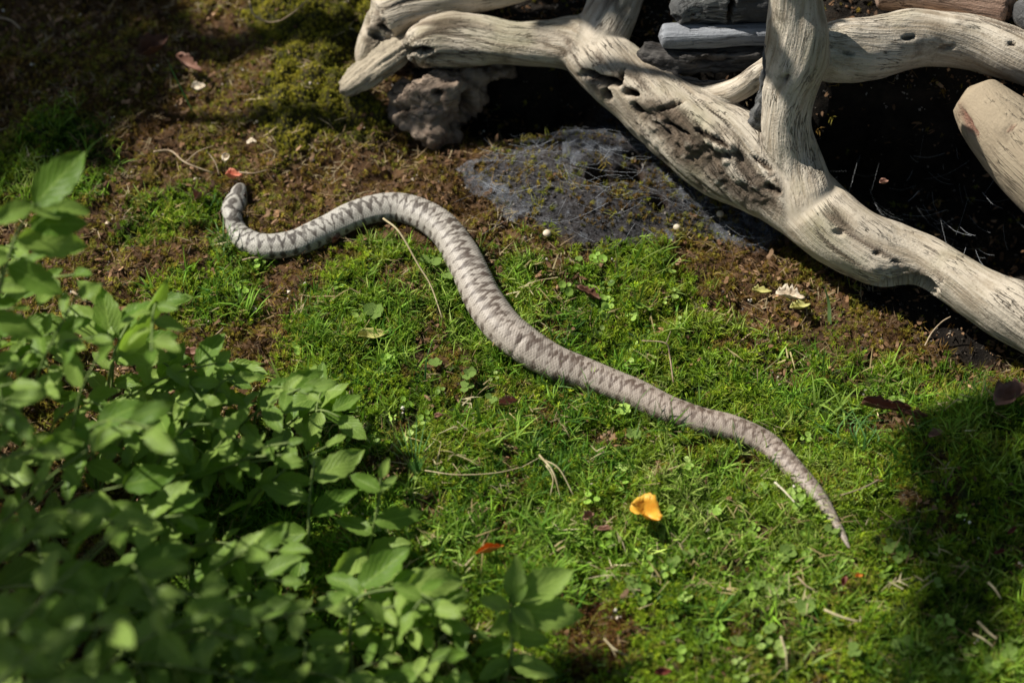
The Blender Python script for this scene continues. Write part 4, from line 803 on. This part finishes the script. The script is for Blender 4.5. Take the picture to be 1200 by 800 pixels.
# little pale mushrooms / caps by the web
def cap(u, v, r, h, label):
    p = gpt(u, v); k = pxm(p); ro = bpy.data.objects.new('mushroom', None); COL.objects.link(ro); ro.location = p; ro.empty_display_size = .005; tag(ro, label, 'mushroom', 'tiny pale mushrooms by the spider web')
    me = sphere(r*k, 12, 8, (1, 1, .75)); me.materials.append(MW); link('cap', me, ro, (0, 0, h)); tubeobj('stalk', [p-[0, 0, .002], p+[.0003, 0, h*.5], p+[0, 0, h]], .0004, .0003, MTW, ro, 5)
cap(843, 260, 4.5, .008, 'tiny pale mushroom on a thin stalk in the shade under the root'); cap(793, 270, 4.5, .003, 'tiny white mushroom low on the soil, middle of the row below the web'); cap(641, 278, 5, .004, 'tiny beige mushroom left in the row below the web'); cap(709, 207, 4, .004, 'tiny yellowish mushroom beside the round hole in the web')
# ------------------------------------------------------------ spider webs
def threads(name, label, segs, r, col, root_=None):
    V = []; F = []
    for pts in segs:
        C = np.array(pts); n = len(C); T = np.gradient(C, axis=0); T /= np.linalg.norm(T, axis=1)[:, None]+1e-9; s = np.cross(T, [.1, .3, 1]); s /= np.linalg.norm(s, axis=1)[:, None]+1e-9; u = np.cross(s, T); k = len(V); rr = r*R_(.5, 1.4)
        for i in range(n):
            for a in (0, 2.094, 4.189): V.append(C[i]+rr*(s[i]*math.cos(a)+u[i]*math.sin(a)))
        for i in range(n-1):
            for a in range(3): x = k+3*i+a; y = k+3*i+(a+1) % 3; F.append([x, y, y+3, x+3])
    k = N(name+'_silk'); return mesh(name, V, F, k.fin(col, .5, None, .4))
wr = bpy.data.objects.new('spider_web', None); COL.objects.link(wr); wr.location = gpt(700, 230); wr.empty_display_size = .01; tag(wr, 'grey funnel spider web spread over the soil with dark round holes', 'spider web')
# silk sheet over the soil, open at the holes
ux, vy = np.meshgrid(np.linspace(525, 975, 260), np.linspace(125, 300, 110)); Pw = at(ux.ravel(), vy.ravel(), .012); hb = hbase(Pw[:, 0], Pw[:, 1]); Uw, Vw, _, _, ww_, _, _ = zones(Pw[:, 0], Pw[:, 1])
zz = hb+.004+.0045*fbm(Pw[:, :2]*42, 3, 9)+.0016*fbm(Pw[:, :2]*170, 3, 19)
for (cx, cy, rx, ry) in HOLES: zz = zz+.004*blob(Uw, Vw, cx, cy, rx*2.2, ry*2.4, .6)-.018*blob(Uw+fbm(Pw[:, :2]*200, 2, 2)*2, Vw, cx, cy, rx*1.45, ry*1.5, .45)
bkw = sdpoly(Uw, Vw, BANK); inn = (sstep(-10, 8, sdpoly(Uw, Vw, WEB)+fbm(Pw[:, :2]*45, 3, 8)*22) > .35) & (bkw < -8)
for (cx, cy, rx, ry) in HOLES: inn &= blob(Uw+fbm(Pw[:, :2]*200, 2, 2)*3, Vw, cx, cy, rx, ry, .1) < .5
tears = fbm(Pw[:, :2]*48, 4, 27); inn &= tears > .02
J = np.arange(ux.size).reshape(ux.shape); Fq = np.stack([J[:-1, :-1].ravel(), J[1:, :-1].ravel(), J[1:, 1:].ravel(), J[:-1, 1:].ravel()], 1); Fq = Fq[inn[Fq].all(1)]; used = np.unique(Fq); rm = np.full(ux.size, -1); rm[used] = np.arange(len(used))
k = N('silk_sheet'); p_ = k.n('ShaderNodeNewGeometry').outputs['Position']; n1 = k.noise(55, 5, p_, .7, 1.5); n2 = k.noise(420, 5, p_, .8, 2.5)
al = k.math('MULTIPLY', k.ramp(n1, [(.40, (.06, .06, .06)), (.62, (.80, .80, .80))]).outputs[0], k.ramp(n2, [(.38, (.10, .10, .10)), (.60, (1, 1, 1))]).outputs[0])
k.set(k.b.inputs['Alpha'], al); k.fin((.27, .29, .33), .6, k.bump(n2.outputs[0], .0015), .3, 0)
part(link('silk_sheet', mesh('silk_sheet', np.column_stack([Pw[:, :2], zz])[used], rm[Fq].tolist(), k.m)), wr)
segs = []
def zt(x, y): return float(hbase(np.array([x]), np.array([y]))[0])
rw = random.Random(5)
for i in range(210):
    a = gpt(rw.uniform(560, 940), rw.uniform(165, 270), .006)if False else at(rw.uniform(560, 930), rw.uniform(160, 272), .01)[0]
    an = rw.uniform(-.6, .6)+(PI if rw.random() < .5 else 0); L = rw.uniform(.01, .05); b = a+np.array([math.cos(an)*L, math.sin(an)*L, 0]); pts = []
    bow_ = np.array([rw.uniform(-.2, .2)*L, rw.uniform(-.3, .3)*L, 0])
    for t in (0, .25, .5, .75, 1): c = a*(1-t)+b*t+bow_*4*t*(1-t); c[2] = zt(c[0], c[1])+.008+.002*rw.random()-.003*math.sin(PI*t); pts.append(c)
    if zones(np.array([a[0]]), np.array([a[1]]))[4][0] > .3: segs.append(pts)
part(link('silk_thread', threads('silk_thread', '', segs, .00006, (.45, .47, .5))), wr)['kind'] = 'stuff'
wr2 = bpy.data.objects.new('spider_web', None); COL.objects.link(wr2); wr2.location = gpt(1050, 230); wr2.empty_display_size = .01; tag(wr2, 'faint torn spider threads with specks in the dark hollow right of the upright limb', 'spider web')
segs = []
for i in range(120):
    u, v = rw.uniform(960, 1190), rw.uniform(140, 320); z = rw.uniform(-.01, .035); a = at(u, v, z)[0]; an = rw.uniform(0, 6.3); L = rw.uniform(10, 60)*.00056; e_ = rw.uniform(-.5, .5); b = a+np.array([math.cos(an)*L, math.sin(an)*L, math.sin(e_)*L]); m_ = (a+b)/2-[0, 0, .15*L]; segs.append([a, (a+m_)/2-[0, 0, .02*L], m_, (b+m_)/2-[0, 0, .02*L], b])
part(link('silk_thread', threads('cave_thread', '', segs, .00006, (.55, .58, .6))), wr2)['kind'] = 'stuff'

# ------------------------------------------------------------ the tree whose boughs shade the spot (stands up-sun, beyond the frame)
SHADE = [([(-420,-420),(290,-420),(275,-20),(255,30),(225,75),(200,120),(160,160),(90,195),(30,225),(-420,235)], 2.1, 1.0, 0, 0),
         ([(1158,512),(1210,485),(1240,520),(1235,640),(1195,700),(1130,715),(1108,680),(1115,600),(1130,540)], 2.7, 1.0, 0, 1),
         ([(1090,690),(1200,690),(1180,800),(1160,900),(1100,900)], 2.2, .5, 0, 1),
         ([(-300,540),(-40,545),(80,560),(150,590),(230,620),(300,670),(335,760),(335,960),(-300,960)], 1.1, .85, .11, 0),
         ([(-300,330),(-60,360),(-10,430),(60,470),(60,560),(-300,560)], 1.2, .5, .12, 0),
         ([(560,770),(680,760),(700,900),(560,900)], 1.2, .3, .02, 1),
         ([(650,-90),(735,-90),(740,20),(728,38),(710,48),(690,28),(665,5)], .9, 1.0, .075, 0),
         ([(943,95),(962,62),(982,35),(1000,62),(1045,84),(1005,110),(985,150),(950,160)], .6, 2.0, .095, 0)]
MCR = m_leaf('tree_leaf', (.04, .10, .02), (.07, .14, .03), .25)
tree = bpy.data.objects.new('unseen_tree', None); COL.objects.link(tree); tloc = np.array([-3.3, 1.25, 0.0]); tloc[2] = hfun(tloc[0], tloc[1])[0]-.05; tree.location = tloc
tag(tree, 'broadleaf tree beyond the upper left, seen only by the shade of its boughs', 'tree')
MBK = m_flat('tree_bark', (.09, .075, .06), (.18, .16, .13), 9, .9)
tubeobj('trunk', [tloc, tloc+[.05, -.03, .8], tloc+[.12, -.1, 1.7], tloc+[.1, -.05, 2.6]], .14, .07, MBK, tree, 16)
tree2 = bpy.data.objects.new('hazel_tree', None); COL.objects.link(tree2); tloc2 = np.array([-1.7, -1.9, 0.0]); tloc2[2] = hfun(tloc2[0], tloc2[1])[0]-.05; tree2.location = tloc2
tag(tree2, 'small tree left of and behind the viewer, shading the lower right corner', 'tree')
tubeobj('trunk', [tloc2, tloc2+[.03, .03, .6], tloc2+[.05, .05, 1.2], tloc2+[.03, .0, 1.7]], .07, .03, MBK, tree2, 14)
LF = [([], [], []), ([], [], [])]; rt = random.Random(21)
lm = LEAFS[0]; lv = np.array([v.co[:] for v in lm.vertices]); 
base_leaf = [(0, 0, 0), (.26, .3, .03), (.28, .6, .02), (0, 1, -.08), (-.28, .6, .02), (-.26, .3, .03), (0, .45, -.02)]
base_f = [(0, 1, 6), (1, 2, 6), (2, 3, 6), (3, 4, 6), (4, 5, 6), (5, 0, 6)]
for poly, dist, dens, pz, hub in SHADE:
    if dens == 0: continue
    us = [p[0] for p in poly]; vs = [p[1] for p in poly]; cu, cv = np.mean(us), np.mean(vs); c0 = at(cu, cv, pz)[0]+SUN*dist
    hb_ = (tloc+np.array([.1, -.08, 1.6])) if hub == 0 else (tloc2+np.array([.05, .05, 1.2])); tubeobj('limb', [hb_, (hb_+c0)/2+[0, 0, .10], c0+(hb_-c0)*.08, c0], .03 if dens < 1.5 else .01, .004 if dens < 1.5 else .002, MBK, tree if hub == 0 else tree2, 8)
    VL, FL, UVL = LF[hub]
    area = abs(sum(poly[i][0]*poly[(i+1) % len(poly)][1]-poly[(i+1) % len(poly)][0]*poly[i][1] for i in range(len(poly))))/2
    n = max(260 if dens > 1.5 else 60, int(area/ (1000 if dens > .9 else 420)*(2.6 if dens > .9 else 1))); k = 0
    while k < n:
        u, v = rt.uniform(min(us), max(us)), rt.uniform(min(vs), max(vs)); sdv = sdpoly(np.array([u]), np.array([v]), poly)[0]
        if sdv < (4 if dens > 1.5 else 14 if dens > .9 else 0): continue
        g0 = at(u, v, pz)[0]
        if dens < .9 and fbm(np.array([[g0[0]*24, g0[1]*24]]), 2, 33)[0] > {.85: .46, .5: .0, .3: -.15}[dens]: k += .4; continue
        p = g0+SUN*(dist+rt.uniform(-.22, .22)*(.3 if dens > 1.5 else 1)); L = rt.uniform(.012, .018) if dens > 1.5 else rt.uniform(.035, .06) if dens > .9 else rt.uniform(.018, .034)
        M = orient((rt.uniform(-1, 1), rt.uniform(-1, 1), rt.uniform(-.6, .1)), np.array([SUN[0]*.7+rt.uniform(-.5, .5), SUN[1]*.7+rt.uniform(-.5, .5), 1])); q0 = len(VL)
        for a in base_leaf: w_ = M @ Vector(a)*L; VL.append((p[0]+w_[0], p[1]+w_[1], p[2]+w_[2])); UVL.append((a[0]*3, a[1], 0))
        FL += [[q0+i for i in f] for f in base_f]; k += 1
SKY_BLOCK_CROWNS = [((2.3, .9), 'added broadleaf tree beyond the right edge, blocking sky light', (1.2, 1.3, 1.0), 2.4), ((.9, 3.0), 'added broadleaf tree beyond the root at the top, blocking sky light', (1.6, 1.0, 1.0), 2.5), ((1.9, -2.1), 'added broadleaf tree behind the viewer on the right, blocking sky light', (1.5, 1.3, 1.0), 2.6), ((-.3, -2.9), 'added broadleaf tree straight behind the viewer, blocking sky light', (1.3, 1.0, 1.0), 2.5)]  # unseen trees added to block sky light, sun path left open
TR = [tree, tree2]
for (tx, ty), lab, (ax, ay, az_), cz_ in SKY_BLOCK_CROWNS:
    t_ = bpy.data.objects.new('unseen_tree', None); COL.objects.link(t_); b_ = np.array([tx, ty, hfun(tx, ty)[0]-.05]); t_.location = b_; tag(t_, lab, 'tree'); tubeobj('trunk', [b_, b_+[.04, .02, .8], b_+[-.03, .04, 1.7], b_+[0, 0, 2.6]], .11, .05, MBK, t_, 14)
    VL, FL, UVL = [], [], []; k = 0; cen = np.array([tx*.72, ty*.72, cz_])
    while k < 1500:
        d_ = np.array([rt.gauss(0, 1) for _ in range(3)]); d_ /= np.linalg.norm(d_); p = cen+d_*rt.uniform(.55, 1)*np.array([ax, ay, az_]); k += 1
        g_ = p-SUN*(p[2]/SUN[2])
        if p[2] < 1.75 or (abs(g_[0]) < .75 and abs(g_[1]) < .75): continue
        L = rt.uniform(.07, .13); M = orient((rt.uniform(-1, 1), rt.uniform(-1, 1), rt.uniform(-.7, .1)), np.array([rt.uniform(-.6, .6), rt.uniform(-.6, .6), 1])); q0 = len(VL)
        for a in base_leaf: w_ = M @ Vector(a)*L; VL.append((p[0]+w_[0], p[1]+w_[1], p[2]+w_[2])); UVL.append((a[0]*3, a[1], 0))
        FL += [[q0+i for i in f] for f in base_f]
    LF.append((VL, FL, UVL)); TR.append(t_)
    for i in range(3): e_ = cen+np.array([math.cos(i*2.1+tx)*ax, math.sin(i*2.1+tx)*ay, .1])*.7; tubeobj('limb', [b_+[-.03, .04, 1.6], (b_+[0, 0, 2.0]+e_)/2, e_], .035, .01, MBK, t_, 8)
for (VL, FL, UVL), tr in zip(LF, TR): fo = part(link('foliage', mesh('foliage', VL, FL, MCR, True, {'luv': np.array(UVL)})), tr); fo['kind'] = 'stuff'
